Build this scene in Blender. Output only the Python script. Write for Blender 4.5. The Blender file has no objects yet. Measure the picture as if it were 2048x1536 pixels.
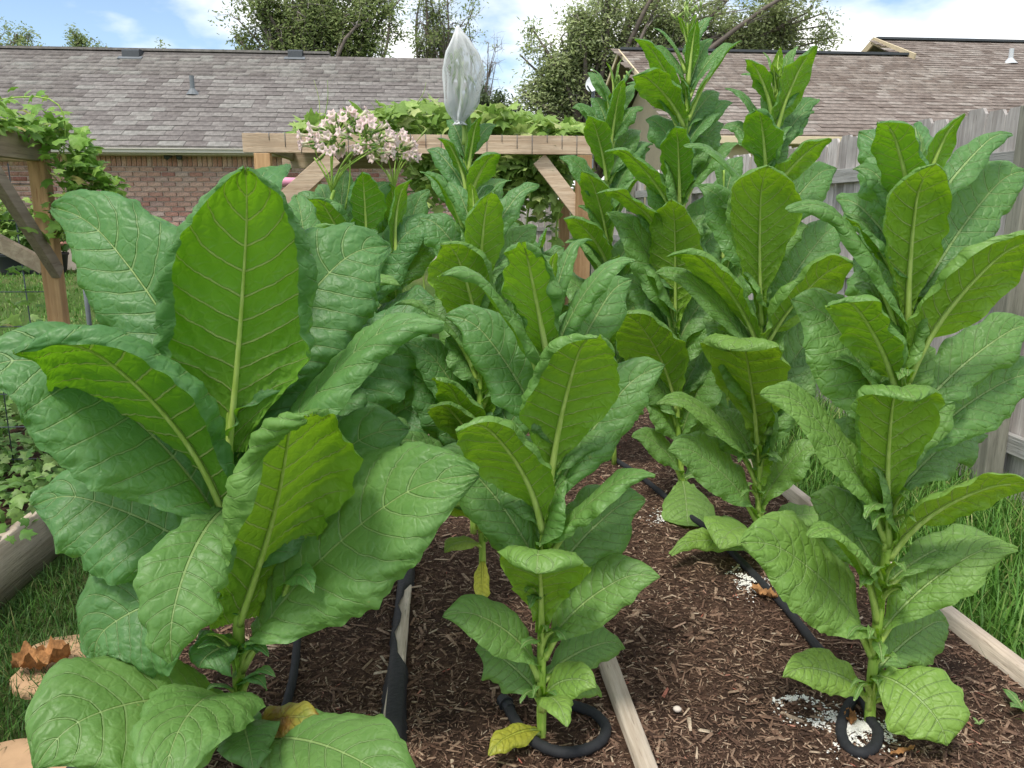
import bpy, math, random
import numpy as np
from mathutils import Vector, Matrix
R = math.radians
scene = bpy.context.scene
COL = scene.collection

# ------------------------------------------------------------------ camera
CAM = np.array([0.0, 0.0, 1.35]); PITCH = R(12.5); YAW = R(5.3); FPX = 1550.0
cam_d = bpy.data.cameras.new('camera'); cam = bpy.data.objects.new('camera', cam_d); COL.objects.link(cam)
cam.location = CAM; cam.rotation_euler = (R(90) - PITCH, 0, -YAW)
cam_d.sensor_width = 36; cam_d.lens = 36 * FPX / 2048; cam_d.clip_start = 0.05; cam_d.clip_end = 2000
scene.camera = cam
scene.render.resolution_x = 1024; scene.render.resolution_y = 768

# ------------------------------------------------------------------ light
SUN_EL, SUN_AZ = R(62), R(215)      # azimuth clockwise from +Y: high, behind the camera's left shoulder
world = bpy.data.worlds.new('World'); scene.world = world; world.use_nodes = True
wn, wl = world.node_tree.nodes, world.node_tree.links
wn.clear()
w_out = wn.new('ShaderNodeOutputWorld'); w_bg = wn.new('ShaderNodeBackground')
sky = wn.new('ShaderNodeTexSky'); sky.sky_type = 'NISHITA'; sky.sun_disc = False
sky.sun_elevation = SUN_EL; sky.sun_rotation = SUN_AZ; sky.air_density = 1.0; sky.dust_density = 0.4; sky.ozone_density = 1.0
tc = wn.new('ShaderNodeTexCoord')
mp = wn.new('ShaderNodeMapping'); mp.inputs['Scale'].default_value = (1.0, 1.0, 2.2); mp.inputs['Location'].default_value = (0.35, 0.62, 0.0)
nz = wn.new('ShaderNodeTexNoise'); nz.inputs['Scale'].default_value = 2.1; nz.inputs['Detail'].default_value = 7; nz.inputs['Roughness'].default_value = 0.5
rp = wn.new('ShaderNodeValToRGB'); rp.color_ramp.elements[0].position = 0.455; rp.color_ramp.elements[1].position = 0.55
sk_s = wn.new('ShaderNodeMix'); sk_s.data_type = 'RGBA'; sk_s.blend_type = 'MULTIPLY'; sk_s.inputs[0].default_value = 1.0
sk_s.inputs[7].default_value = (0.125, 0.125, 0.125, 1)
mx = wn.new('ShaderNodeMix'); mx.data_type = 'RGBA'; mx.inputs[7].default_value = (1.05, 1.04, 1.02, 1)
wl.new(tc.outputs['Generated'], mp.inputs['Vector']); wl.new(mp.outputs[0], nz.inputs['Vector']); wl.new(nz.outputs['Fac'], rp.inputs[0])
wl.new(sky.outputs[0], sk_s.inputs[6]); wl.new(sk_s.outputs[2], mx.inputs[6]); wl.new(rp.outputs[0], mx.inputs[0])
wl.new(mx.outputs[2], w_bg.inputs['Color']); w_bg.inputs['Strength'].default_value = 1.0
wl.new(w_bg.outputs[0], w_out.inputs['Surface'])
sun_d = bpy.data.lights.new('sun', 'SUN'); sun_d.energy = 2.2; sun_d.angle = R(12); sun_d.color = (1.0, 0.955, 0.88)
sun = bpy.data.objects.new('sun', sun_d); COL.objects.link(sun)
sdir = Vector((math.sin(SUN_AZ) * math.cos(SUN_EL), math.cos(SUN_AZ) * math.cos(SUN_EL), math.sin(SUN_EL)))
sun.rotation_euler = sdir.to_track_quat('Z', 'Y').to_euler(); sun.location = (0, 0, 30)
scene.render.engine = 'CYCLES'
scene.cycles.max_bounces = 6; scene.cycles.diffuse_bounces = 3; scene.cycles.glossy_bounces = 2; scene.cycles.transmission_bounces = 3; scene.cycles.transparent_max_bounces = 4
vs = scene.view_settings
vs.view_transform = 'Standard'; vs.look = 'None'; vs.exposure = 0.62; vs.gamma = 1.0; vs.use_curve_mapping = False

# ------------------------------------------------------------------ geometry of view: pixels of the 2048 px photograph to points in the place
FH = np.array([math.sin(YAW), math.cos(YAW), 0.0]); RT = np.array([math.cos(YAW), -math.sin(YAW), 0.0]); UP = np.array([0, 0, 1.0])
FW = FH * math.cos(PITCH) - UP * math.sin(PITCH); UC = FH * math.sin(PITCH) + UP * math.cos(PITCH)
def ray(x, y): return RT * ((x - 1024) / FPX) + FW - UC * ((y - 768) / FPX)
def at(x, y, Y=None, Z=None, X=None):
    d = ray(x, y)
    if Y is not None: t = (Y - CAM[1]) / d[1]
    elif Z is not None: t = (Z - CAM[2]) / d[2]
    else: t = (X - CAM[0]) / d[0]
    return CAM + d * t
def depth(P): return float(np.dot(np.asarray(P) - CAM, FW))
def proj(P):
    q = np.asarray(P) - CAM; z = np.dot(q, FW)
    return 1024 + FPX * np.dot(q, RT) / z, 768 - FPX * np.dot(q, UC) / z

# ------------------------------------------------------------------ objects
ORG = {}
def tag(o, label=None, cat=None, group=None, kind=None):
    if label: o['label'] = label
    if cat: o['category'] = cat
    if group: o['group'] = group
    if kind: o['kind'] = kind
    return o
def thing(name, loc, label, cat, group=None):
    o = bpy.data.objects.new(name, None); COL.objects.link(o); o.location = loc; o.empty_display_size = 0.05
    ORG[o.name] = np.array(loc, float)
    return tag(o, label, cat, group)
def link(name, me, parent=None, loc=(0, 0, 0)):
    o = bpy.data.objects.new(name, me); COL.objects.link(o); o.location = loc
    if parent is not None:
        o.parent = parent; ORG[o.name] = ORG[parent.name]
    else: ORG[o.name] = np.zeros(3)
    return o
def np_mesh(name, V, F, mat, smooth=False, attrs=None, uv=None):
    """V (n,3); F (m,k) all of one k, or a list of such arrays"""
    Fs = F if isinstance(F, list) else [F]
    me = bpy.data.meshes.new(name); V = np.asarray(V, np.float32)
    me.vertices.add(len(V)); me.vertices.foreach_set('co', V.ravel())
    loops = np.concatenate([np.asarray(f, np.int32).ravel() for f in Fs])
    tot = np.concatenate([np.full(len(f), np.asarray(f).shape[1], np.int32) for f in Fs])
    st = np.concatenate([[0], np.cumsum(tot)[:-1]]).astype(np.int32)
    me.loops.add(len(loops)); me.loops.foreach_set('vertex_index', loops)
    me.polygons.add(len(tot)); me.polygons.foreach_set('loop_start', st); me.polygons.foreach_set('loop_total', tot)
    if smooth: me.polygons.foreach_set('use_smooth', np.ones(len(tot), bool))
    if attrs:
        for k, a in attrs.items():
            a = np.asarray(a, np.float32)
            if a.ndim == 1:
                at_ = me.attributes.new(k, 'FLOAT', 'POINT'); at_.data.foreach_set('value', a)
            else:
                at_ = me.attributes.new(k, 'FLOAT_VECTOR', 'POINT'); at_.data.foreach_set('vector', a.ravel())
    me.update(calc_edges=True); me.validate()
    for m in (mat if isinstance(mat, (list, tuple)) else [mat]): me.materials.append(m)
    return me
def obj(name, V, F, mat, parent=None, smooth=False, attrs=None):
    V = np.asarray(V, float)
    if parent is not None: V = V - ORG[parent.name]
    return link(name, np_mesh(name, V, F, mat, smooth, attrs), parent)

class MB:
    def __init__(s): s.v = []; s.q = []; s.n = 0
    def add(s, V, Q):
        s.v.append(np.asarray(V, float)); s.q += [tuple(int(i) + s.n for i in f) for f in Q]; s.n += len(V)
    def box(s, c, size, M=None, bev=0.0):
        x, y, z = [k / 2 for k in size]
        V = np.array([[sx * x, sy * y, sz * z] for sz in (-1, 1) for sy in (-1, 1) for sx in (-1, 1)], float)
        if M is not None: V = V @ np.asarray(M).T
        s.add(V + np.asarray(c), [(0, 2, 3, 1), (4, 5, 7, 6), (0, 1, 5, 4), (2, 6, 7, 3), (0, 4, 6, 2), (1, 3, 7, 5)])
    def bar(s, a, b, w, h, up=(0, 0, 1)):
        a = np.asarray(a, float); b = np.asarray(b, float); d = b - a; L = np.linalg.norm(d); d /= L
        u = np.asarray(up, float); sd = np.cross(d, u); sd /= np.linalg.norm(sd); u = np.cross(sd, d)
        s.box((a + b) / 2, (L, w, h), np.stack([d, sd, u], 1))
    def tube(s, pts, rad, n=8, cap=True):
        pts = np.asarray(pts, float); k = len(pts)
        rad = np.full(k, rad) if np.isscalar(rad) else np.asarray(rad)
        T = np.gradient(pts, axis=0); T /= np.linalg.norm(T, axis=1)[:, None] + 1e-9
        ref = np.array([0.3, 0.2, 1.0]) if abs(T[0][2]) < 0.85 else np.array([1.0, 0.1, 0])
        V = []
        A = np.cross(T[0], ref); A /= np.linalg.norm(A)
        for i in range(k):
            A = A - T[i] * np.dot(A, T[i]); A /= np.linalg.norm(A); B = np.cross(T[i], A)
            for j in range(n):
                t = 2 * math.pi * j / n; V.append(pts[i] + rad[i] * (A * math.cos(t) + B * math.sin(t)))
        Q = [(i * n + j, i * n + (j + 1) % n, (i + 1) * n + (j + 1) % n, (i + 1) * n + j) for i in range(k - 1) for j in range(n)]
        if cap: Q += [tuple(range(n - 1, -1, -1)), tuple((k - 1) * n + j for j in range(n))]
        s.add(V, Q)
    def build(s, name, mat, parent=None, smooth=False, bevel=0.0):
        V = np.concatenate(s.v)
        if parent is not None: V = V - ORG[parent.name]
        me = bpy.data.meshes.new(name); me.from_pydata(V.tolist(), [], s.q); me.update()
        if smooth: me.polygons.foreach_set('use_smooth', np.ones(len(me.polygons), bool))
        me.materials.append(mat)
        o = link(name, me, parent)
        if bevel:
            m = o.modifiers.new('bevel', 'BEVEL'); m.width = bevel; m.segments = 2; m.limit_method = 'ANGLE'
        return o
def smooth_path(pts, n):
    """Catmull-Rom through the points"""
    P = np.asarray(pts, float); P = np.vstack([2 * P[0] - P[1], P, 2 * P[-1] - P[-2]])
    out = []; m = len(P) - 3
    for k in range(n):
        t = k / (n - 1) * m; i = min(int(t), m - 1); f = t - i
        a, b, c, d = P[i:i + 4]
        out.append(0.5 * (2 * b + (c - a) * f + (2 * a - 5 * b + 4 * c - d) * f * f + (3 * b - a - 3 * c + d) * f ** 3))
    return np.array(out)

# ------------------------------------------------------------------ materials
class NT:
    def __init__(s, name):
        s.m = bpy.data.materials.new(name); s.m.use_nodes = True; s.t = s.m.node_tree; s.N = s.t.nodes; s.N.clear()
        s.out = s.N.new('ShaderNodeOutputMaterial')
    def n(s, typ, ins=None, **kw):
        d = s.N.new('ShaderNode' + typ)
        for k, v in kw.items(): setattr(d, k, v)
        if ins:
            for k, v in ins.items():
                sock = d.inputs[k]
                if isinstance(v, bpy.types.NodeSocket): s.t.links.new(v, sock)
                else: sock.default_value = v
        return d
    def math(s, op, a, b=0.0, c=0.0, clamp=False):
        d = s.N.new('ShaderNodeMath'); d.operation = op; d.use_clamp = clamp
        for i, v in enumerate((a, b, c)):
            if isinstance(v, bpy.types.NodeSocket): s.t.links.new(v, d.inputs[i])
            else: d.inputs[i].default_value = v
        return d.outputs[0]
    def mix(s, f, a, b, blend='MIX'):
        d = s.N.new('ShaderNodeMix'); d.data_type = 'RGBA'; d.blend_type = blend
        for i, v in ((0, f), (6, a), (7, b)):
            if isinstance(v, bpy.types.NodeSocket): s.t.links.new(v, d.inputs[i])
            elif i == 0: d.inputs[0].default_value = v
            else: d.inputs[i].default_value = (*v[:3], 1)
        return d.outputs[2]
    def ramp(s, f, stops, interp='LINEAR'):
        d = s.N.new('ShaderNodeValToRGB'); cr = d.color_ramp; cr.interpolation = interp
        while len(cr.elements) < len(stops): cr.elements.new(0.5)
        for e, (p, c) in zip(cr.elements, stops):
            e.position = p; e.color = (*c[:3], 1) if not np.isscalar(c) else (c, c, c, 1)
        s.t.links.new(f, d.inputs[0]); return d.outputs[0]
    def sstep(s, x, a, b):
        d = s.n('MapRange', {'Value': x, 'From Min': a, 'From Max': b}, interpolation_type='SMOOTHSTEP'); return d.outputs[0]
    def noise(s, vec, scale, detail=4, rough=0.55, dist=0.0, out='Fac'):
        i = {'Scale': scale, 'Detail': detail, 'Roughness': rough, 'Distortion': dist}
        if vec is not None: i['Vector'] = vec
        return s.n('TexNoise', i).outputs[out]
    def attr(s, name, out='Fac'): return s.n('Attribute', attribute_name=name).outputs[out]
    def bump(s, h, dist, strength=1.0, normal=None):
        i = {'Height': h, 'Distance': dist, 'Strength': strength}
        if normal is not None: i['Normal'] = normal
        return s.n('Bump', i).outputs[0]
    def princ(s, col, rough=0.6, normal=None, spec=0.5, **kw):
        i = {'Base Color': col if isinstance(col, bpy.types.NodeSocket) else (*col[:3], 1), 'Roughness': rough, 'Specular IOR Level': spec}
        if normal is not None: i['Normal'] = normal
        i.update(kw)
        return s.n('BsdfPrincipled', i).outputs[0]
    def done(s, sh): s.t.links.new(sh, s.out.inputs['Surface']); return s.m

def leaf_material():
    t = NT('tobacco_leaf')
    uv = t.n('Attribute', attribute_name='luv').outputs['Vector']
    sep = t.n('SeparateXYZ', {'Vector': uv}); u, v = sep.outputs[0], sep.outputs[1]
    met = t.n('Attribute', attribute_name='lmet').outputs['Vector']       # metres: along, across, leaf seed
    sm = t.n('SeparateXYZ', {'Vector': met}); ml, ms = sm.outputs[0], sm.outputs[1]
    crk = t.attr('crk'); tone = t.attr('tone'); vt = t.attr('veint')
    wob = t.math('MULTIPLY', t.math('SUBTRACT', t.noise(met, 14.0, 2), 0.5), 0.22)
    fr = t.math('PINGPONG', t.math('ADD', vt, wob), 0.5)                  # 0 on a vein
    av = t.math('ABSOLUTE', v); ams = t.math('ABSOLUTE', ms)
    wv = t.math('MULTIPLY_ADD', av, -0.035, 0.068)
    vein = t.math('SUBTRACT', 1.0, t.sstep(t.math('DIVIDE', fr, wv), 0.35, 1.0))
    vein = t.math('MULTIPLY', vein, t.math('SUBTRACT', 1.0, t.sstep(av, 0.72, 0.98)))
    mw = t.math('MULTIPLY_ADD', u, -0.0052, 0.0062)
    mid = t.math('SUBTRACT', 1.0, t.sstep(t.math('DIVIDE', ams, mw), 0.5, 1.0))
    # net of small veins between the side veins
    vo = t.n('TexVoronoi', {'Vector': t.n('VectorMath', {0: met, 1: t.n('VectorMath', {0: t.n('TexNoise', {'Vector': met, 'Scale': 30.0, 'Detail': 1.0}).outputs['Color'], 'Scale': 0.02}, operation='SCALE').outputs[0]}, operation='ADD').outputs[0], 'Scale': 38.0, 'Randomness': 0.95}, feature='DISTANCE_TO_EDGE').outputs['Distance']
    net = t.math('SUBTRACT', 1.0, t.sstep(vo, 0.0, 0.16))
    blot = t.noise(met, 9.0, 2); pk = t.noise(met, 42.0, 3)
    vein = t.math('MULTIPLY', vein, t.math('MULTIPLY_ADD', pk, 1.1, 0.5), clamp=True); veins = t.math('MAXIMUM', vein, mid)
    # upper side
    top = t.mix(tone, (0.080, 0.210, 0.070), (0.240, 0.410, 0.065))
    top = t.mix(t.sstep(blot, 0.3, 0.75), top, t.mix(tone, (0.110, 0.265, 0.092), (0.300, 0.470, 0.085)))
    top = t.mix(t.math('MULTIPLY', net, 0.10), top, (0.30, 0.45, 0.16))
    top = t.mix(t.math('MULTIPLY', vein, 0.55), top, (0.34, 0.50, 0.19))
    top = t.mix(t.math('MULTIPLY', mid, 0.8), top, (0.36, 0.50, 0.18))
    # under side: yellower, with strong pale veins
    und = t.mix(tone, (0.125, 0.320, 0.028), (0.330, 0.510, 0.045))
    und = t.mix(t.sstep(blot, 0.3, 0.75), und, t.mix(tone, (0.165, 0.380, 0.040), (0.400, 0.580, 0.065)))
    und = t.mix(t.math('MULTIPLY', net, 0.12), und, (0.30, 0.44, 0.09))
    und = t.mix(t.math('MULTIPLY', veins, 0.95), und, (0.50, 0.62, 0.20))
    yel = t.attr('yellow')
    brown = t.mix(t.sstep(t.noise(met, 16.0, 5, 0.65), 0.44, 0.58), (0.40, 0.33, 0.055), (0.28, 0.13, 0.03))
    ycol = t.mix(t.math('SUBTRACT', yel, 1.0, clamp=True), (0.42, 0.42, 0.05), brown)
    yf = t.math('MULTIPLY', t.math('MINIMUM', yel, 1.0), t.sstep(t.math('ADD', blot, t.math('MULTIPLY', av, 0.2)), 0.25, 0.5))
    top = t.mix(yf, top, ycol); und = t.mix(yf, und, ycol)
    back = t.n('NewGeometry').outputs['Backfacing']
    col = t.mix(back, top, und)
    h = t.math('MULTIPLY', t.math('MULTIPLY', net, crk), -0.48)
    h = t.math('ADD', h, t.math('MULTIPLY', veins, -1.0))
    h = t.math('ADD', h, t.math('MULTIPLY', pk, t.math('MULTIPLY_ADD', crk, 1.3, 0.3)))
    nrm = t.bump(h, 0.0036, 1.0)
    ro = t.math('MULTIPLY_ADD', pk, 0.22, 0.35)
    spots = t.math('MULTIPLY', t.sstep(t.noise(met, 75.0, 2), 0.71, 0.76), t.sstep(blot, 0.48, 0.60))
    col = t.mix(t.math('MULTIPLY', spots, 0.55), col, (0.34, 0.34, 0.12))
    pr = t.princ(col, ro, nrm, 0.42)
    tr = t.n('BsdfTranslucent', {'Color': t.mix(t.math('MULTIPLY', veins, 0.7), t.mix(tone, (0.22, 0.50, 0.012), (0.38, 0.56, 0.018)), (0.26, 0.36, 0.05)), 'Normal': nrm}).outputs[0]
    return t.done(t.n('MixShader', {0: 0.35, 1: pr, 2: tr}).outputs[0])

def stem_material(name='stem_green', c0=(0.24, 0.40, 0.055), c1=(0.38, 0.52, 0.10)):
    t = NT(name); co = t.n('TexCoord').outputs['Object']
    mpn = t.n('Mapping', {'Vector': co, 'Scale': (1, 1, 0.18)}).outputs[0]
    n1 = t.noise(mpn, 90.0, 4); n2 = t.noise(co, 14.0, 3)
    col = t.mix(t.sstep(n1, 0.35, 0.7), c0, c1); col = t.mix(t.math('MULTIPLY', t.sstep(n2, 0.4, 0.7), 0.4), col, c0)
    return t.done(t.princ(col, 0.5, t.bump(n1, 0.002, 0.5), 0.4, **{'Subsurface Weight': 0.0}))

def wood_material(name, a, b, axis='X', scale=1.0, rough=0.8, knots=True, dark=(0.08, 0.05, 0.03), bumpd=0.004):
    t = NT(name); co = t.n('TexCoord').outputs['Object']
    ri = t.n('ObjectInfo').outputs['Random']
    off = t.n('CombineXYZ', {'X': t.math('MULTIPLY', ri, 37.0), 'Y': t.math('MULTIPLY', ri, 91.0), 'Z': t.math('MULTIPLY', ri, 53.0)}).outputs[0]
    vec = t.n('VectorMath', {0: co, 1: off}, operation='ADD').outputs[0]
    st = {'X': (0.06, 1, 1), 'Y': (1, 0.06, 1), 'Z': (1, 1, 0.06)}[axis]
    sv = t.n('Mapping', {'Vector': vec, 'Scale': st}).outputs[0]
    g1 = t.noise(sv, 42 * scale, 5, 0.6, 0.6); g2 = t.noise(sv, 170 * scale, 3, 0.6); g3 = t.noise(vec, 3.5 * scale, 4)
    col = t.mix(t.sstep(g1, 0.32, 0.68), a, b)
    col = t.mix(t.math('MULTIPLY', t.sstep(g3, 0.42, 0.72), 0.55), col, tuple((x * 0.62) for x in a))
    crack = t.math('SUBTRACT', 1.0, t.sstep(g2, 0.30, 0.40))
    col = t.mix(t.math('MULTIPLY', crack, 0.55), col, dark)
    if knots:
        vk = t.n('TexVoronoi', {'Vector': t.n('Mapping', {'Vector': vec, 'Scale': {'X': (0.5, 1, 1), 'Y': (1, 0.5, 1), 'Z': (1, 1, 0.5)}[axis]}).outputs[0], 'Scale': 3.2 * scale}).outputs['Distance']
        k = t.math('SUBTRACT', 1.0, t.sstep(vk, 0.05, 0.10)); col = t.mix(t.math('MULTIPLY', k, 0.7), col, dark)
    col = t.mix(t.math('MULTIPLY', t.math('SUBTRACT', ri, 0.5), 0.5), col, (0.5, 0.45, 0.4)) if False else col
    hue = t.n('HueSaturation', {'Color': col, 'Value': t.math('MULTIPLY_ADD', ri, 0.5, 0.75)}).outputs[0]
    h = t.math('ADD', g1, t.math('MULTIPLY', g2, 0.7))
    return t.done(t.princ(hue, rough, t.bump(h, bumpd, 0.8), 0.25))

def random_material(name, stops, rough=0.85, bump_scale=60, bump_d=0.004, mottle=0.35, spec=0.3, transl=0.0):
    """colour from the piece's own random value (attribute rnd on joined pieces, object random on single ones)"""
    t = NT(name); co = t.n('TexCoord').outputs['Object']
    r = t.math('FRACT', t.math('ADD', t.attr('rnd'), t.n('ObjectInfo').outputs['Random']))
    col = t.ramp(r, stops)
    n1 = t.noise(co, bump_scale, 4, 0.65); n2 = t.noise(co, bump_scale * 0.12, 3)
    col = t.mix(mottle, col, t.mix(t.sstep(n1, 0.3, 0.7), (0.0, 0.0, 0.0), (1, 1, 1)), 'OVERLAY')
    col = t.mix(mottle * 0.7, col, t.mix(t.sstep(n2, 0.3, 0.7), (0.1, 0.1, 0.1), (0.9, 0.9, 0.9)), 'OVERLAY')
    nr = t.bump(n1, bump_d, 0.7)
    sh = t.princ(col, rough, nr, spec)
    if transl:
        tr = t.n('BsdfTranslucent', {'Color': col, 'Normal': nr}).outputs[0]
        sh = t.n('MixShader', {0: transl, 1: sh, 2: tr}).outputs[0]
    return t.done(sh)

def plain(name, c, rough=0.6, spec=0.4, nscale=30, amt=0.25, metal=0.0, bd=0.002):
    t = NT(name); co = t.n('TexCoord').outputs['Object']; n1 = t.noise(co, nscale, 5, 0.6); n2 = t.noise(co, nscale * 0.15, 3)
    col = t.mix(t.math('MULTIPLY', t.sstep(n1, 0.35, 0.7), amt), c, tuple(x * 0.55 for x in c))
    col = t.mix(t.math('MULTIPLY', t.sstep(n2, 0.4, 0.7), amt), col, tuple(min(1, x * 1.35) for x in c))
    return t.done(t.princ(col, rough, t.bump(n1, bd, 0.5), spec, Metallic=metal))

M = {}
M['leaf'] = leaf_material(); M['stem'] = stem_material()
M['midrib'] = stem_material('midrib', (0.36, 0.50, 0.09), (0.50, 0.62, 0.18))
M['fence'] = wood_material('fence_wood', (0.36, 0.325, 0.30), (0.56, 0.52, 0.49), 'Z', 1.0, 0.9, True, (0.10, 0.085, 0.075))
M['fence_post'] = wood_material('fence_post_wood', (0.17, 0.165, 0.13), (0.27, 0.26, 0.21), 'Z', 1.0, 0.9, False, (0.06, 0.05, 0.04))
M['fence_rail'] = wood_material('fence_rail_wood', (0.30, 0.295, 0.27), (0.44, 0.43, 0.41), 'Y', 1.0, 0.9, True, (0.12, 0.10, 0.08))
M['beam'] = wood_material('pergola_wood', (0.43, 0.31, 0.205), (0.60, 0.47, 0.33), 'X', 0.8, 0.75, True, (0.22, 0.11, 0.06))
M['beam_y'] = wood_material('trellis_wood', (0.36, 0.27, 0.18), (0.52, 0.41, 0.28), 'Y', 0.8, 0.8, True, (0.17, 0.10, 0.06))
M['post'] = wood_material('post_wood', (0.37, 0.215, 0.10), (0.52, 0.33, 0.165), 'Z', 0.8, 0.7, True, (0.20, 0.08, 0.03))
M['brace'] = wood_material('brace_wood', (0.32, 0.25, 0.18), (0.46, 0.38, 0.28), 'Y', 0.8, 0.85, False, (0.10, 0.07, 0.05))
M['plank'] = wood_material('bed_board_wood', (0.42, 0.34, 0.26), (0.60, 0.51, 0.41), 'Y', 1.2, 0.85, True, (0.14, 0.10, 0.07))
M['rubber'] = plain('black_soaker_hose', (0.018, 0.019, 0.021), 0.75, 0.35, 420, 0.5, bd=0.0015)
M['fabric'] = plain('black_weed_fabric', (0.016, 0.016, 0.018), 0.6, 0.4, 70, 0.4, bd=0.006)
M['brick'] = random_material('red_brick', [(0, (0.40, 0.20, 0.155)), (0.3, (0.48, 0.28, 0.215)), (0.6, (0.54, 0.35, 0.275)), (0.82, (0.46, 0.32, 0.27)), (0.93, (0.34, 0.14, 0.11)), (1, (0.62, 0.52, 0.45))], 0.9, 40, 0.004, 0.3)
M['mortar'] = plain('mortar', (0.60, 0.52, 0.44), 0.95, 0.2, 60, 0.3)
M['shingle'] = random_material('grey_shingle', [(0, (0.145, 0.128, 0.118)), (0.35, (0.175, 0.158, 0.146)), (0.75, (0.205, 0.188, 0.172)), (1, (0.235, 0.226, 0.205))], 0.95, 80, 0.004, 0.35, 0.2)
M['shingle_b'] = random_material('brown_shingle', [(0, (0.155, 0.122, 0.102)), (0.4, (0.200, 0.164, 0.140)), (0.75, (0.240, 0.202, 0.174)), (1, (0.290, 0.255, 0.222))], 0.95, 80, 0.004, 0.35, 0.2)
M['gutter'] = plain('cream_gutter', (0.56, 0.52, 0.44), 0.5, 0.4, 12, 0.15)
M['cream'] = plain('cream_siding', (0.66, 0.55, 0.36), 0.7, 0.3, 12, 0.15)
M['metal_grey'] = plain('grey_roof_metal', (0.16, 0.175, 0.185), 0.55, 0.4, 20, 0.3)
M['vent_dark'] = plain('dark_roof_vent', (0.055, 0.062, 0.068), 0.6, 0.4, 20, 0.3)
M['white_plastic'] = plain('pale_plastic', (0.55, 0.57, 0.58), 0.5, 0.4, 20, 0.15)
M['wire'] = plain('grey_wire', (0.13, 0.15, 0.17), 0.5, 0.5, 40, 0.3, 0.6)
M['grass'] = random_material('grass_blade', [(0, (0.055, 0.155, 0.018)), (0.5, (0.100, 0.245, 0.030)), (0.85, (0.160, 0.310, 0.050)), (1, (0.32, 0.34, 0.12))], 0.55, 40, 0.001, 0.15, 0.35, 0.25)
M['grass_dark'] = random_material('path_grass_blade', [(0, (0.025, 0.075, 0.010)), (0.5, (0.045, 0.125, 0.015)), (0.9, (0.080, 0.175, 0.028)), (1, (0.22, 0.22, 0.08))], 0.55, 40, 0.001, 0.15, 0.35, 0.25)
M['vine'] = random_material('vine_leaf', [(0, (0.17, 0.30, 0.05)), (0.5, (0.29, 0.44, 0.09)), (0.85, (0.40, 0.54, 0.16)), (1, (0.55, 0.60, 0.24))], 0.5, 30, 0.004, 0.2, 0.4, 0.35)
M['vine_light'] = random_material('left_vine_leaf', [(0, (0.12, 0.26, 0.030)), (0.5, (0.20, 0.37, 0.055)), (0.9, (0.28, 0.43, 0.09)), (1, (0.44, 0.40, 0.13))], 0.5, 30, 0.004, 0.2, 0.4, 0.35)
M['cover'] = random_material('ground_cover_leaf', [(0, (0.08, 0.19, 0.03)), (0.5, (0.14, 0.27, 0.05)), (1, (0.23, 0.34, 0.10))], 0.5, 30, 0.003, 0.2, 0.4, 0.3)
M['tree_a'] = random_material('tree_leaf_green', [(0, (0.16, 0.22, 0.08)), (0.5, (0.25, 0.32, 0.11)), (1, (0.36, 0.41, 0.17))], 0.65, 3, 0.01, 0.15, 0.3, 0.45)
M['tree_b'] = random_material('tree_leaf_olive', [(0, (0.24, 0.29, 0.14)), (0.5, (0.33, 0.40, 0.17)), (0.8, (0.41, 0.48, 0.20)), (1, (0.50, 0.54, 0.31))], 0.65, 3, 0.01, 0.15, 0.3, 0.45)
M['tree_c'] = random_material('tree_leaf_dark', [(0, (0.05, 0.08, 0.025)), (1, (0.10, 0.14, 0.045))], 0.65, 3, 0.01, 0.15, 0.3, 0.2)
M['bark'] = plain('grey_bark', (0.15, 0.125, 0.105), 0.95, 0.2, 12, 0.5, bd=0.02)
M['twig'] = plain('grey_twig', (0.26, 0.23, 0.21), 0.95, 0.2, 12, 0.3)
M['bud'] = stem_material('green_bud', (0.20, 0.32, 0.06), (0.33, 0.42, 0.12))
M['calyx'] = stem_material('flower_calyx', (0.11, 0.22, 0.04), (0.19, 0.31, 0.07))
M['stone'] = plain('pale_pebble', (0.62, 0.54, 0.46), 0.8, 0.3, 40, 0.3)
M['flag'] = plain('sandstone_paver', (0.47, 0.30, 0.17), 0.9, 0.25, 14, 0.35, bd=0.006)
M['dry'] = random_material('dry_leaf', [(0, (0.33, 0.16, 0.06)), (1, (0.42, 0.22, 0.09))], 0.8, 60, 0.002, 0.35, 0.25, 0.15)
M['pink'] = plain('pink_plastic', (0.75, 0.30, 0.42), 0.5, 0.4, 10, 0.1)
M['tub'] = plain('black_plastic_tub', (0.02, 0.022, 0.025), 0.5, 0.4, 10, 0.2)
M['powder'] = plain('white_powder', (0.78, 0.76, 0.70), 0.95, 0.1, 300, 0.25, bd=0.003)
M['chips'] = random_material('mulch_chip', [(0, (0.045, 0.026, 0.018)), (0.35, (0.105, 0.060, 0.040)), (0.62, (0.165, 0.100, 0.067)), (0.82, (0.235, 0.155, 0.105)), (0.93, (0.31, 0.22, 0.15)), (0.985, (0.46, 0.37, 0.27)), (1, (0.30, 0.085, 0.055))], 0.9, 160, 0.002, 0.3, 0.2)

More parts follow.
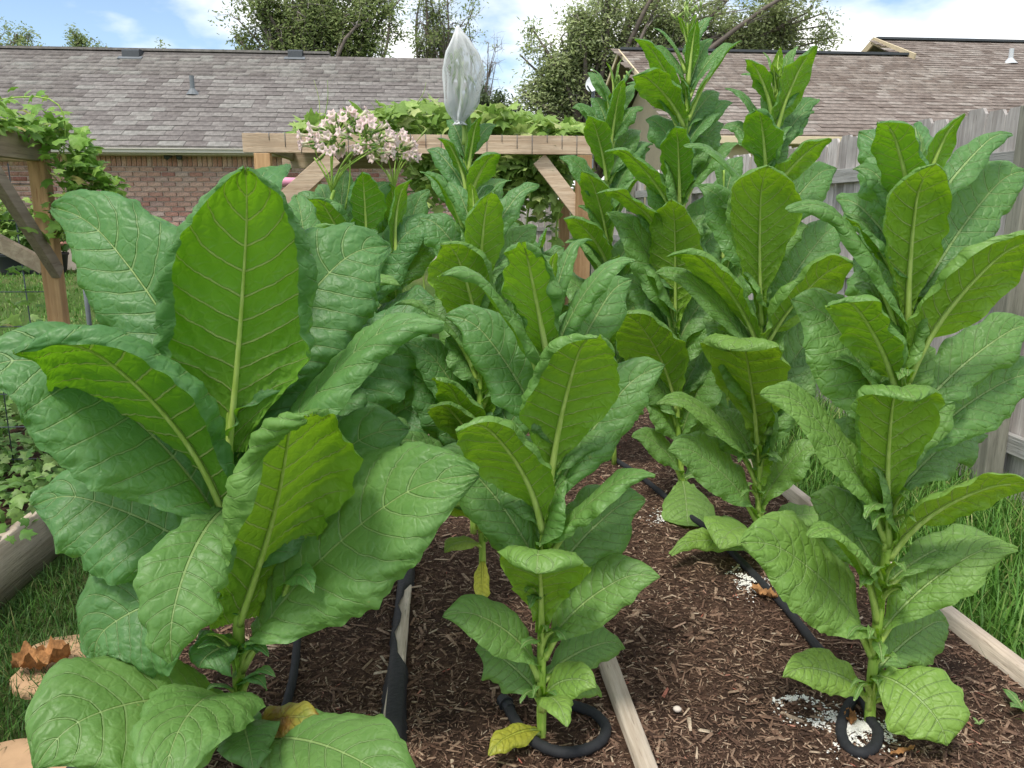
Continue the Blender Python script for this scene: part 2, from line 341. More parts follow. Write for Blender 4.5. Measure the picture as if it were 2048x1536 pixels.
def petal_material():
    t = NT('pink_petal'); d = t.attr('rad')
    col = t.ramp(d, [(0.0, (0.62, 0.66, 0.34)), (0.45, (0.84, 0.78, 0.62)), (0.62, (0.86, 0.76, 0.70)), (0.9, (0.86, 0.62, 0.61)), (1.0, (0.88, 0.70, 0.68))])
    pr = t.princ(col, 0.55, None, 0.3); tr = t.n('BsdfTranslucent', {'Color': col}).outputs[0]
    return t.done(t.n('MixShader', {0: 0.3, 1: pr, 2: tr}).outputs[0])
M['petal'] = petal_material()
def net_material():
    t = NT('white_net'); pr = t.princ((0.90, 0.92, 0.92), 0.5, None, 0.4); tr = t.n('BsdfTranslucent', {'Color': (0.8, 0.82, 0.82, 1)}).outputs[0]
    return t.done(t.n('MixShader', {0: 0.3, 1: pr, 2: tr}).outputs[0])
M['net'] = net_material()
def soil_material():
    t = NT('mulch_soil'); co = t.n('TexCoord').outputs['Object']
    n1 = t.noise(co, 55, 6, 0.7); n2 = t.noise(co, 3.0, 4); n3 = t.noise(co, 190, 4, 0.7)
    col = t.mix(t.sstep(n1, 0.35, 0.7), (0.045, 0.025, 0.017), (0.150, 0.088, 0.058))
    col = t.mix(t.math('MULTIPLY', t.sstep(n2, 0.45, 0.7), 0.6), col, (0.045, 0.030, 0.022))
    return t.done(t.princ(col, 0.95, t.bump(t.math('ADD', n1, n3), 0.012, 1.0), 0.15))
M['soil'] = soil_material()
def lawn_material():
    t = NT('lawn_ground'); co = t.n('TexCoord').outputs['Object']
    n1 = t.noise(co, 30, 6, 0.7); n2 = t.noise(co, 0.5, 4); n3 = t.noise(co, 140, 3)
    col = t.mix(t.sstep(n1, 0.3, 0.7), (0.060, 0.125, 0.022), (0.125, 0.205, 0.045))
    col = t.mix(t.math('MULTIPLY', t.sstep(n2, 0.45, 0.65), 0.6), col, (0.21, 0.22, 0.085))
    return t.done(t.princ(col, 0.95, t.bump(t.math('ADD', n1, n3), 0.03, 1.0), 0.15))
M['lawn'] = lawn_material()
def earth_material():
    t = NT('dark_path_earth'); co = t.n('TexCoord').outputs['Object']; n1 = t.noise(co, 30, 6, 0.7)
    return t.done(t.princ(t.mix(t.sstep(n1, 0.3, 0.7), (0.03, 0.045, 0.012), (0.07, 0.09, 0.03)), 0.95, t.bump(n1, 0.02, 1.0), 0.1))
M['earth'] = earth_material()

# ------------------------------------------------------------------ ground and beds
rng = np.random.default_rng(7); random.seed(7)
def sheet(name, x0, x1, y0, y1, z, mat, n=(2, 2), amp=0.0, seed=0):
    xs = np.linspace(x0, x1, n[0]); ys = np.linspace(y0, y1, n[1]); X, Y = np.meshgrid(xs, ys)
    r = np.random.default_rng(seed); Z = np.full_like(X, z)
    if amp:
        for k in range(14):
            fx, fy = r.normal(0, 5 + k, 2); Z += amp / (1 + 0.25 * k) * np.sin(X * fx + Y * fy + r.uniform(0, 6.3)) * 0.5
    V = np.stack([X, Y, Z], -1).reshape(-1, 3); i = np.arange(n[0] * n[1]).reshape(n[1], n[0])
    F = np.stack([i[:-1, :-1], i[:-1, 1:], i[1:, 1:], i[1:, :-1]], -1).reshape(-1, 4)
    o = obj(name, V, F, mat, None, True); tag(o, kind='structure'); return o
def ground_z(y): return 0.33 * np.clip((y - 5.5) / 7.5, 0, 1) ** 2 * (3 - 2 * np.clip((y - 5.5) / 7.5, 0, 1))
ys_ = np.array([-300, 0, 5.5] + list(np.linspace(6, 13, 15)) + [14, 30, 900.0]); xs_ = np.array([-600, -20, 20, 600.0])
GX, GY = np.meshgrid(xs_, ys_); gi = np.arange(GX.size).reshape(GX.shape)
tag(obj('lawn', np.stack([GX, GY, ground_z(GY)], -1).reshape(-1, 3), np.stack([gi[:-1, :-1], gi[:-1, 1:], gi[1:, 1:], gi[1:, :-1]], -1).reshape(-1, 4), M['lawn'], None, True), kind='structure')
BZ = 0.16
XA, XB, XC, XD = -0.79, -0.13, 0.425, 1.485
def soil_z(x, y): return BZ + 0.010 * math.sin(5.1 * x + 1.3) * math.sin(3.7 * y) + 0.006 * math.sin(11 * x + 7 * y)
def bed_soil(name, x0, x1):
    nx, ny = int((x1 - x0) / 0.03), 160
    xs = np.linspace(x0, x1, nx); ys = np.linspace(0.75, 5.6, ny); X, Y = np.meshgrid(xs, ys)
    Z = BZ + 0.010 * np.sin(5.1 * X + 1.3) * np.sin(3.7 * Y) + 0.006 * np.sin(11 * X + 7 * Y)
    V = np.stack([X, Y, Z], -1).reshape(-1, 3); i = np.arange(nx * ny).reshape(ny, nx)
    F = np.stack([i[:-1, :-1], i[:-1, 1:], i[1:, 1:], i[1:, :-1]], -1).reshape(-1, 4)
    tag(obj(name, V, F, M['soil'], None, True), kind='structure')
bed_soil('bed_soil', XA + 0.02, XB - 0.02); bed_soil('bed_soil', XB + 0.02, XC - 0.02); bed_soil('bed_soil', XC + 0.02, XD - 0.02)
sheet('path_earth', -1.50, XA - 0.02, 0.6, 5.6, 0.006, M['earth'])

def board_mesh(x, y0, y1, z0, z1, w, seed, segs=40):
    """a sawn board along Y, a little warped and worn"""
    r = np.random.default_rng(seed); ys = np.linspace(y0, y1, segs); V = []
    for y in ys:
        dx = 0.004 * math.sin(y * 2.1 + seed) + r.normal(0, 0.0006); dz = 0.003 * math.sin(y * 3.3 + seed * 2) + r.normal(0, 0.0006); c = 0.004
        for px, pz in ((-w / 2, z0), (-w / 2, z1 - c), (-w / 2 + c, z1), (w / 2 - c, z1), (w / 2, z1 - c), (w / 2, z0)):
            V.append((x + dx + px, y, pz + (dz if pz > z0 else 0)))
    V = np.array(V); F = []
    for i in range(segs - 1):
        for j in range(6):
            k = (j + 1) % 6; F.append((i * 6 + j, i * 6 + k, (i + 1) * 6 + k, (i + 1) * 6 + j))
    caps = np.array([[5, 4, 3, 2, 1, 0], [(segs - 1) * 6 + j for j in range(6)]])
    return V, [np.array(F), caps]
def board(name, x, y0, y1, z0, z1, w, seed, label, mat='plank', grp='raised bed boards'):
    V, F = board_mesh(x, y0, y1, z0, z1, w, seed)
    o = obj(name, V, F, M[mat]); return tag(o, label, 'board', grp)
board('bed_board', XC, 0.8, 5.6, 0.0, 0.196, 0.042, 3, 'bare weathered board between the middle bed and the right bed')
board('bed_board', XD, 0.8, 5.6, 0.0, 0.205, 0.042, 5, 'pale board along the long grass at the fence side')
board('bed_board', XB, 0.8, 5.6, 0.0, 0.192, 0.040, 8, 'board with torn black fabric left of the middle bed')
board('bed_board', XA, 0.8, 5.6, 0.0, 0.196, 0.040, 9, 'board wrapped in black fabric beside the grass path')
# black fabric wrapped over the two left boards, torn back on one of them
def fabric(name, x, w, y0, y1, z0, z1, label, torn=False, seed=1, off=0.0):
    r = np.random.default_rng(seed); n = 90; ys = np.linspace(y0, y1, n); prof = []
    V = []; k = 9
    for y in ys:
        wr = 0.004 * math.sin(y * 17) + r.normal(0, 0.0015)
        right = w / 2 + 0.004
        if torn and 1.86 < y < 2.30: right = -w / 2 + 0.014 + 0.006 * math.sin(y * 31) + r.normal(0, 0.003)
        pts = [(-w / 2 - 0.014 + wr, z0), (-w / 2 - 0.008 + wr, z0 + 0.012), (-w / 2 - 0.006, (z0 + z1) / 2), (-w / 2 - 0.004, z1 - 0.002), (-w / 2 + 0.006, z1 + 0.005), (-w / 2 * 0.2 + right * 0.2, z1 + 0.005 + abs(wr) * 0.4)]
        if right > 0: pts += [(right - 0.006, z1 + 0.005), (right, z1 - 0.004), (right + 0.006 + wr, z0)]
        else: pts += [(right - 0.004, z1 + 0.006), (right - 0.001, z1 + 0.0055), (right, z1 + 0.005)]
        pts = sorted(pts[:6], key=lambda q: 0) + pts[6:]
        if right < 0: pts[5] = (right - 0.008, z1 + 0.006); pts[4] = (-w / 2 + 0.003, z1 + 0.005)
        V += [(x + px, y, pz) for px, pz in pts]
    i = np.arange(n * k).reshape(n, k); F = np.stack([i[:-1, :-1], i[:-1, 1:], i[1:, 1:], i[1:, :-1]], -1).reshape(-1, 4)
    tag(obj(name, np.array(V), F, M['fabric'], None, True), label, 'fabric', 'weed fabric on the boards')
fabric('weed_fabric', XB, 0.040, 0.85, 5.5, BZ - 0.005, 0.192, 'black weed fabric torn open along the board left of the middle bed', True)
fabric('weed_fabric', XA, 0.040, 0.85, 5.5, 0.06, 0.196, 'black weed fabric covering the board beside the grass path', False, 4)

# mulch chips
def chips(n, seed):
    r = np.random.default_rng(seed)
    Yc = 0.95 + 4.4 * r.random(n) ** 1.7; Xc = r.uniform(XA + 0.025, XD - 0.025, n)
    for xb in (XB, XC):
        m = np.abs(Xc - xb) < 0.03; Xc[m] += np.sign(Xc[m] - xb) * 0.035
    L = np.clip(r.lognormal(math.log(0.0108), 0.62, n), 0.004, 0.06); W = L * r.uniform(0.08, 0.27, n); W = np.clip(W, 0.0015, 0.012); H = W * r.uniform(0.25, 0.6, n)
    a = r.uniform(0, math.pi, n); tilt = r.normal(0, 0.22, n)
    Z = BZ + 0.010 * np.sin(5.1 * Xc + 1.3) * np.sin(3.7 * Yc) + 0.006 * np.sin(11 * Xc + 7 * Yc) + r.uniform(0.0, 0.007, n)
    d = np.stack([np.cos(a) * np.cos(tilt), np.sin(a) * np.cos(tilt), np.sin(tilt)], 1)
    s = np.stack([-np.sin(a), np.cos(a), r.normal(0, 0.25, n)], 1); s /= np.linalg.norm(s, axis=1)[:, None]; u = np.cross(d, s)
    C = np.stack([Xc, Yc, Z], 1)
    hl, hw = (L / 2)[:, None], (W / 2)[:, None]; h = H[:, None]; k1 = r.uniform(0.5, 1, n)[:, None]; k2 = r.uniform(0.4, 1, n)[:, None]
    V = np.stack([C - d * hl - s * hw * k1, C - d * hl * 0.9 + s * hw * k1, C + d * hl + s * hw * k2, C + d * hl * 0.85 - s * hw * k2,
                  C - d * hl * 0.8 + u * h, C + d * hl * 0.8 + u * h], 1).reshape(-1, 3)
    b = (np.arange(n) * 6)[:, None]
    Q = np.concatenate([b + np.array([[0, 3, 5, 4]]), b + np.array([[1, 4, 5, 2]])]); T = np.concatenate([b + np.array([[0, 4, 1]]), b + np.array([[3, 2, 5]])])
    rnd = np.repeat(r.random(n) ** 1.15, 6)
    o = obj('mulch_chips', V, [Q, T], M['chips'], None, False, {'rnd': rnd})
    tag(o, 'brown shredded wood mulch covering the three beds', 'mulch', kind='stuff')
chips(150000, 11)

# ------------------------------------------------------------------ grass
def grass(name, n, region, hmin, hmax, label, mat, seed, w=0.004, lean=0.5, tuft=None):
    r = np.random.default_rng(seed)
    X, Y = region(r, n); n = len(X)
    H = r.uniform(hmin, hmax, n) * r.uniform(0.6, 1.0, n); a = r.uniform(0, 2 * math.pi, n); ln = r.uniform(0.15, 1.0, n) * lean
    dx, dy = np.cos(a), np.sin(a); sx, sy = -dy, dx
    V = []; ws = [1.0, 0.85, 0.5]; ts = [0, 0.45, 0.8]
    P = []
    for t, ww in zip(ts, ws):
        off = ln * H * t ** 2; z = H * (t - 0.35 * ln * t ** 2.2)
        c = np.stack([X + dx * off, Y + dy * off, z + ground_z(Y)], 1); s = np.stack([sx, sy, np.zeros(n)], 1) * (w * ww / 2) * r.uniform(0.7, 1.3, n)[:, None]
        P += [c - s, c + s]
    off = ln * H; P.append(np.stack([X + dx * off, Y + dy * off, H * (1 - 0.35 * ln) + ground_z(Y)], 1))
    V = np.stack(P, 1).reshape(-1, 3); b = (np.arange(n) * 7)[:, None]
    Q = np.concatenate([b + np.array([[0, 1, 3, 2]]), b + np.array([[2, 3, 5, 4]])]); T = b + np.array([[4, 5, 6]])
    o = obj(name, V, [Q, T], M[mat], None, True, {'rnd': np.repeat(r.random(n), 7)}); tag(o, label, 'grass', kind='stuff')
def reg_right(r, n):
    Y = 1.35 + 5.0 * r.random(n) ** 1.4; X = r.uniform(XD + 0.025, 2.62, n); return X, Y
grass('long_grass', 15000, reg_right, 0.12, 0.30, 'long green grass between the right bed and the fence', 'grass', 21, 0.006, 0.9)
def reg_path(r, n):
    Y = 0.95 + 4.2 * r.random(n) ** 1.5; X = r.uniform(-1.50, XA - 0.03, n)
    keep = np.ones(n, bool)
    for cx, cy, rx, ry in ((-1.10, 1.66, 0.20, 0.17), (-1.03, 1.18, 0.24, 0.13)):
        keep &= ((X - cx) / rx) ** 2 + ((Y - cy) / ry) ** 2 > 1 + r.uniform(-0.15, 0.35, n)
    return X[keep], Y[keep]
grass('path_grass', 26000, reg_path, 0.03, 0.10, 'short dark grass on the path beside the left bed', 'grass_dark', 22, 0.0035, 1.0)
def reg_lawn(r, n):
    Y = 5.2 + 10 * r.random(n) ** 1.3; X = -8.5 + 8.0 * r.random(n); return X, Y
grass('lawn_grass', 22000, reg_lawn, 0.03, 0.09, 'mown lawn grass behind the left trellis', 'grass', 23, 0.012, 0.8)

# ------------------------------------------------------------------ tobacco plants
SHAPE = {
    'arch': ([0, .06, .16, .28, .40, .52, .64, .76, .87, .95, 1], [.19, .20, .40, .72, .95, 1.0, .93, .76, .50, .24, .02]),
    'ovate': ([0, .06, .16, .28, .42, .55, .68, .80, .90, .96, 1], [.17, .18, .34, .64, .90, 1.0, .96, .78, .48, .24, .02]),
    'spoon': ([0, .08, .22, .36, .50, .64, .76, .87, .94, .98, 1], [.15, .13, .20, .50, .84, 1.0, .99, .82, .54, .28, .03]),
    'lance': ([0, .08, .20, .35, .50, .62, .75, .86, .94, .98, 1], [.22, .26, .46, .78, .97, 1.0, .86, .58, .30, .14, .02]),
    'blunt': ([0, .08, .20, .34, .48, .62, .76, .88, .95, .985, 1], [.18, .17, .32, .64, .90, .98, 1.0, .90, .70, .42, .05]),
    'auric': ([0, .05, .12, .24, .40, .54, .68, .80, .90, .96, 1], [.34, .40, .36, .56, .86, 1.0, .94, .74, .46, .22, .02]),
}
def sst(x, a, b):
    t = np.clip((x - a) / (b - a), 0, 1); return t * t * (3 - 2 * t)
def leaf_arrays(B, T, width, bend=0.6, curl=(1.0, 1.0), tipc=0.6, fold=0.35, wav=0.04, face=0.0, shape='ovate', seed=0, dens=1.0, sigma0=0.55, side=0.0, cup=0.25, twist=0.0, az=None):
    r = np.random.default_rng(seed)
    B = np.asarray(B, float); T = np.asarray(T, float); D = T - B
    hor = np.array([D[0], D[1], 0]); hl = np.linalg.norm(hor)
    out = hor / hl if hl > 0.01 else np.array([0, -1.0, 0])
    lat = np.zeros(3)
    if az is not None:
        out = np.array([math.cos(R(az)), math.sin(R(az)), 0.0]); hl = max(0.005, float(np.dot(hor, out))); lat = hor - out * hl
    chord = math.hypot(hl, D[2]); ca = math.atan2(D[2], hl)
    nu = int(np.clip(chord / 0.0058 * dens, 16, 84)); nv = int(np.clip(width / 2 / 0.0075 * dens, 6, 22))
    u = np.linspace(0, 1, nu)
    phi = bend * (0.5 - u) - tipc * sst(u, 0.72, 1.0)
    du = 1.0 / (nu - 1)
    cx = np.concatenate([[0], np.cumsum((np.cos(phi[1:]) + np.cos(phi[:-1])) / 2) * du]); cz = np.concatenate([[0], np.cumsum((np.sin(phi[1:]) + np.sin(phi[:-1])) / 2) * du])
    kf = int(round((0.93 if tipc > 0.35 else 1.0) * (nu - 1))); L0 = math.hypot(cx[kf], cz[kf]); a0 = math.atan2(cz[kf], cx[kf])
    L = chord / L0; rot = ca - a0; phi = phi + rot
    px = (cx * math.cos(rot) - cz * math.sin(rot)) * L; pz = (cx * math.sin(rot) + cz * math.cos(rot)) * L
    C = B + out * px[:, None] + UP * pz[:, None]
    C = C + lat * u[:, None]
    Tn = out * np.cos(phi)[:, None] + UP * np.sin(phi)[:, None]; N = -out * np.sin(phi)[:, None] + UP * np.cos(phi)[:, None]
    W = np.cross(Tn, N)
    if side: C = C + W[0] * (side * L * np.sin(math.pi * u) )[:, None]
    if face or twist:
        sg = 1.0 if np.dot(-W[nu // 2], CAM - C[nu // 2]) >= 0 else -1.0
        an = (sg * R(face) * sst(u, 0.0, 0.4) + R(twist) * u)[:, None]
        W, N = W * np.cos(an) + N * np.sin(an), N * np.cos(an) - W * np.sin(an)
    us, ws = SHAPE[shape]
    w = np.interp(u, us, ws); w = np.convolve(np.pad(w, 2, 'edge'), [.1, .2, .4, .2, .1], 'valid'); w[-1] = 0.02
    w = w * width / 2 * (1 + 0.03 * np.sin(u * 19 + seed)) * np.where((u > 0.1), 1 + np.convolve(r.normal(0, 0.035, nu), [.25, .5, .25], 'same'), 1)
    wav = wav * r.uniform(0.55, 1.6)
    NV = 12 if L > 0.22 else 10
    sg_ = np.linspace(0, 1, nv + 1)
    halves = []; asy = {1: r.uniform(0.86, 1.06), -1: r.uniform(0.86, 1.06)}
    for s in (1, -1):
        cu = (curl[0] if s > 0 else curl[1]) * 1.25
        cu = cu * r.uniform(0.85, 1.3); prof = sst(u, 0.10, 0.36) * (0.78 + 0.3 * np.sin(u * r.uniform(5, 11) + r.uniform(0, 6.3)))
        fo = fold * (1 - 0.75 * sst(u, 0.05, 0.6)) + 0.05
        th = -fo[:, None] + (cup * sg_)[None, :] + cu * prof[:, None] * sst(sg_, sigma0, 1.0)[None, :]
        ds = w[:, None] / nv
        ds = ds * asy[s]
        X = np.concatenate([np.zeros((nu, 1)), np.cumsum(np.cos((th[:, 1:] + th[:, :-1]) / 2) * ds, 1)], 1)
        Z = np.concatenate([np.zeros((nu, 1)), np.cumsum(-np.sin((th[:, 1:] + th[:, :-1]) / 2) * ds, 1)], 1)
        av = sg_[None, :]
        vt = NV * (u[:, None] - (0.15 + 0.05 * math.sin(seed)) * av ** 1.25 * (0.7 + 0.6 * u[:, None])) - s * 0.22 * av + 0.4
        f1, f2 = r.uniform(2.0, 3.2), r.uniform(5, 8)
        p1, p2, p3 = r.uniform(0, 6.28, 3)
        rip = wav * width * (av ** 2) * (np.sin(2 * math.pi * f1 * u[:, None] + p1) + 0.55 * np.sin(2 * math.pi * f2 * u[:, None] + p2) * av)
        rip = rip + 0.10 * width * wav / 0.03 * 0.35 * av ** 2 * np.sin(2 * math.pi * 11 * u[:, None] + p3) * np.exp(-((u[:, None] - 0.08) / 0.10) ** 2)
        q = np.abs(np.sin(math.pi * vt)) ** 0.6
        quilt = 0.020 * min(width, 0.3) * q * np.sin(math.pi * np.clip(av * 1.02, 0, 1)) ** 0.6 * sst(u, 0.08, 0.25)[:, None]
        lump = 0.012 * width * np.sin(37 * u[:, None] * L / 0.3 + 9 * av + p1) * np.sin(21 * av * width / 0.2 + 13 * u[:, None] + p2) * av ** 0.5
        P = C[:, None, :] + W[:, None, :] * (s * X)[:, :, None]
        nl_z = np.cos(th); nl_x = np.sin(th)
        off = rip + quilt + lump
        P = P + N[:, None, :] * (Z + off * np.clip(nl_z, -1, 1))[:, :, None] + W[:, None, :] * (s * off * nl_x)[:, :, None]
        halves.append((P, np.broadcast_to(s * av, (nu, nv + 1)), s * av * w[:, None], vt))
    cat = lambda i: np.concatenate([halves[1][i][:, :0:-1], halves[0][i]], 1)
    P, V2, S, VT = cat(0), cat(1), cat(2), cat(3)
    k = 2 * nv + 1
    idx = np.arange(nu * k).reshape(nu, k)
    F = np.stack([idx[:-1, :-1], idx[:-1, 1:], idx[1:, 1:], idx[1:, :-1]], -1).reshape(-1, 4)
    # front side must be the upper (adaxial) side
    luv = np.stack([np.broadcast_to(u[:, None], (nu, k)), V2, np.zeros((nu, k))], -1).reshape(-1, 3)
    met = np.stack([np.broadcast_to(u[:, None] * L, (nu, k)), S, np.full((nu, k), seed * 1.37)], -1).reshape(-1, 3)
    a, b, c = P[nu // 2, nv], P[nu // 2, nv + 1], P[nu // 2 + 1, nv]
    if np.dot(np.cross(b - a, c - a), N[nu // 2]) < 0: F = F[:, ::-1]
    rk = (0.0012 + 0.0072 * (1 - u) ** 1.3) * min(1.0, L / 0.30 + 0.25)
    ridge = [(P[i, nv] - N[i] * rk[i] * 0.95, rk[i]) for i in range(0, int(nu * 0.9), 2)]
    return P.reshape(-1, 3), F, luv, met, VT.reshape(-1), ridge
PLANTS = {}
LEAFN = [0]; DEBUG = False
class Plant:
    def __init__(s, label, Y, stem, r0, r1, tone, grp='tobacco plants in the beds', name='tobacco_plant', cat='plant', crk=0.8):
        s.crk = crk
        s.Y = Y; s.px = stem; s.tone = tone
        pts = [at(x, y, Y=Y) for x, y in stem]
        base = pts[0].copy(); base[2] = BZ - 0.02
        if pts[0][2] > BZ: pts = [base] + pts
        else: pts[0] = base
        s.pts = np.array(pts); s.root = thing(name, tuple(base), label, cat, grp)
        P = smooth_path(pts, 34); rad = np.linspace(r0, r1, 34); rad[0] *= 1.15
        rad = rad * (1 + 0.05 * np.sin(np.arange(34) * 2.3))
        mb = MB(); mb.tube(P, rad, 12); s.stem = mb.build('stem', M['stem'], s.root, True); s.P = P; s.rad = rad
    def sx(s, y):
        ys = [p[1] for p in s.px]; xs = [p[0] for p in s.px]
        return float(np.interp(-y, [-a for a in ys], xs))
    def leaf(s, by, tx, ty, dY, w, bx=None, tone=None, yellow=0.0, dB=0.0, **kw):
        LEAFN[0] += 1; sd = kw.pop('seed', LEAFN[0])
        B = at(bx if bx is not None else s.sx(by), by, Y=s.Y + dB); T = at(tx, ty, Y=s.Y + dY)
        width = 0.85 * w * (depth(B) + depth(T)) / 2 / FPX
        V, F, luv, met, vt, ridge = leaf_arrays(B, T, width, seed=sd, dens=1.0 if s.Y < 2 else 0.8, **kw)
        # do not dip into the mulch
        V[:, 2] = np.maximum(V[:, 2], BZ + 0.012 + 0.02 * (V[:, 2] - BZ - 0.012).clip(-0.3, 0) * 0 )
        tn = s.tone if tone is None else tone; n = len(V)
        o = obj('leaf', V, F, M['leaf'], s.root, True, {'luv': luv, 'lmet': met, 'veint': vt, 'tone': np.full(n, tn), 'crk': np.full(n, s.crk), 'yellow': np.full(n, yellow)})
        if DEBUG: o['src'] = str((by, tx, ty, dY, w))
        mb = MB(); mb.tube([p for p, q in ridge], [q for p, q in ridge], 6); mb.build('midrib', M['midrib'], o, True)
        return o
    def fill(s, y0, y1, n, ln, w, seed, tone=None, side=0.55):
        """ordinary leaves round the stem between the ones seen best"""
        r = np.random.default_rng(seed); k = depth(at(s.sx((y0 + y1) / 2), (y0 + y1) / 2, Y=s.Y)) / FPX
        for i in range(n):
            f = i / max(1, n - 1); by = y0 + (y1 - y0) * f + r.uniform(-12, 12); a = i * 2.3999 + seed; l = ln * (0.75 + 0.45 * f) * r.uniform(0.85, 1.15)
            dx = math.cos(a) * l * side; dy = (math.sin(a) * 0.4 + 0.25) * l * side * k
            s.leaf(by, s.sx(by) + dx, by - l * r.uniform(0.55, 0.95), dy, w * (0.8 + 0.4 * f) * r.uniform(0.85, 1.15), bend=r.uniform(0.4, 0.9), curl=(r.uniform(0.5, 1.6), r.uniform(0.5, 1.6)), tipc=r.uniform(0.3, 1.0), face=r.uniform(10, 50), shape=['ovate', 'lance', 'arch'][i % 3], tone=tone, seed=int(seed * 100 + i))
    def sucker(s, y, n, size, seed):
        """small crinkled shoots in the leaf axils"""
        r = np.random.default_rng(seed)
        for k in range(n):
            x0 = s.sx(y); a = r.uniform(-1, 1)
            s.leaf(y + r.uniform(-25, 25), x0 + a * size * 1.1, y - r.uniform(-0.2, 1.0) * size, -0.05 - r.uniform(0, 0.05), size * r.uniform(0.5, 0.9), wav=0.09, curl=(r.uniform(-1, 1), r.uniform(-1, 1)), bend=1.2, shape='auric', seed=int(r.integers(1e6)))

# --- front left plant: huge broad leaves
A1 = Plant('huge tobacco plant with very broad dark leaves at the front left', 1.58, [(482, 1500), (478, 1380), (476, 1200), (462, 1040), (458, 880), (466, 760)], 0.016, 0.008, 0.10, crk=0.42)
L = A1.leaf
L(905, 503, 372, -0.16, 510, az=-90, bend=0.35, curl=(2.5, 2.5), sigma0=0.62, tipc=0.6, fold=0.1, wav=0.015, cup=0.25, shape='arch', tone=0.12)          # great central leaf
L(860, 545, 345, 0.16, 400, dB=0.07, bend=0.5, curl=(1.2, 1.2), tipc=0.9, shape='ovate', tone=0.05)                                                        # behind it
L(890, 140, 425, 0.16, 330, bend=0.55, curl=(0.9, 0.9), tipc=0.5, face=62, wav=0.02, shape='ovate', tone=0.05)                                       # tall left
L(1060, 85, 690, -0.22, 470, bend=0.75, curl=(0.6, 2.3), sigma0=0.5, tipc=0.9, face=-30, fold=0.25, wav=0.015, shape='ovate', tone=0.05)               # left, rolled
L(1120, -10, 730, -0.10, 420, bend=0.9, curl=(1.9, 0.7), sigma0=0.45, tipc=1.0, face=46, wav=0.025, shape='ovate', tone=0.08)                              # far left
L(1160, 95, 1000, 0.05, 330, bend=0.7, curl=(0.8, 0.5), tipc=0.6, face=50, shape='ovate', tone=0.06)
L(1190, 190, 1300, -0.06, 380, bend=1.2, curl=(0.7, 0.7), tipc=0.7, face=52, wav=0.03, shape='ovate', tone=0.1)                                        # low left
L(1245, 592, 832, -0.30, 420, bend=0.25, curl=(2.2, 0.9), sigma0=0.38, tipc=0.8, fold=0.15, wav=0.02, shape='auric', tone=0.42, side=-0.05)               # front leaf, left side rolled
L(1340, 905, 955, -0.15, 400, bend=0.55, curl=(0.7, 0.9), tipc=0.4, face=52, wav=0.02, shape='ovate', tone=0.30)                                           # big right
L(1090, 838, 645, -0.06, 280, bend=0.65, curl=(1.8, 1.6), sigma0=0.4, tipc=0.7, face=20, shape='lance', tone=0.20)                                           # right, rolled
L(1060, 700, 880, 0.08, 300, bend=0.6, curl=(0.8, 0.8), tipc=0.6, face=50, shape='ovate', tone=0.12)
L(870, 745, 495, 0.18, 340, bend=0.6, curl=(1.0, 1.2), tipc=0.6, face=55, shape='ovate', tone=0.08)                                                            # right back
L(1450, 95, 1500, -0.28, 420, bend=1.25, curl=(0.7, 0.6), tipc=0.7, face=30, wav=0.03, shape='ovate', tone=0.34)                                                 # bottom left
L(1470, 330, 1545, -0.40, 300, bend=1.6, curl=(0.8, 0.8), tipc=0.5, face=10, wav=0.035, shape='ovate', tone=0.34)
L(1500, 815, 1600, -0.32, 220, bend=1.0, curl=(0.6, 0.6), tipc=0.4, face=20, wav=0.03, shape='ovate', tone=0.36)                                                # bottom right
L(1480, 640, 1448, -0.10, 90, bend=0.9, curl=(0.8, 0.5), face=35, yellow=2.0, wav=0.05, shape='ovate', tone=0.5)                                                # yellowing
L(1450, 505, 1530, -0.18, 150, bend=1.2, curl=(0.6, 0.6), wav=0.05, shape='auric', tone=0.25)
L(1240, 620, 1170, -0.16, 75, bend=1.4, bx=560, curl=(-0.5, -0.5), wav=0.06, face=30, tone=0.15)
L(1000, 330, 640, 0.34, 330, bend=0.7, shape='ovate', face=30, tone=0.03); L(1000, 640, 620, 0.36, 320, bend=0.7, face=30, tone=0.03)
L(1150, 360, 1050, 0.22, 300, bend=1.0, face=30, tone=0.03); L(1150, 660, 1030, 0.26, 300, bend=1.0, face=30, tone=0.05); L(1290, 400, 1330, -0.06, 150, bend=1.2, face=30, tone=0.1)
L(1010, 345, 1322, -0.25, 210, bend=1.5, curl=(0.6, 0.6), tipc=0.3, face=25, shape='ovate', tone=0.30)
A1.sucker(1330, 5, 70, 5); A1.sucker(1400, 4, 60, 9)

L(960, 250, 560, 0.22, 280, bend=0.5, face=55, dB=0.03, tone=0.04); L(940, 660, 560, 0.22, 300, bend=0.5, face=55, dB=0.03, tone=0.05); L(1200, 780, 860, 0.06, 260, bend=0.7, face=52, tone=0.12); L(1230, 250, 1120, 0.08, 260, bend=0.8, face=50, tone=0.06)
# --- behind it
A2 = Plant('tobacco plant crowded behind the huge front left plant', 2.15, [(640, 1180), (632, 900), (625, 640), (620, 520)], 0.014, 0.007, 0.12, crk=0.5)
L = A2.leaf
L(560, 278, 432, 0.02, 85, bx=470, bend=0.6, curl=(1.4, 1.2), tipc=0.8, face=-10, shape='lance', tone=0.25)
L(620, 420, 425, 0.1, 90, bend=0.5, curl=(1.2, 1.2), shape='lance')
L(600, 672, 452, -0.12, 150, bend=0.5, curl=(1.6, 1.6), tipc=0.9, face=-15, shape='ovate', tone=0.35)
L(640, 595, 400, 0.12, 140, bend=0.5, curl=(1.0, 1.4), shape='ovate')
L(740, 782, 562, -0.12, 150, bend=0.9, curl=(1.5, 1.2), tipc=0.9, face=10, shape='lance', tone=0.45)
L(900, 850, 640, 0.1, 240, bend=0.6, curl=(0.8, 0.8), face=45, tone=0.05)
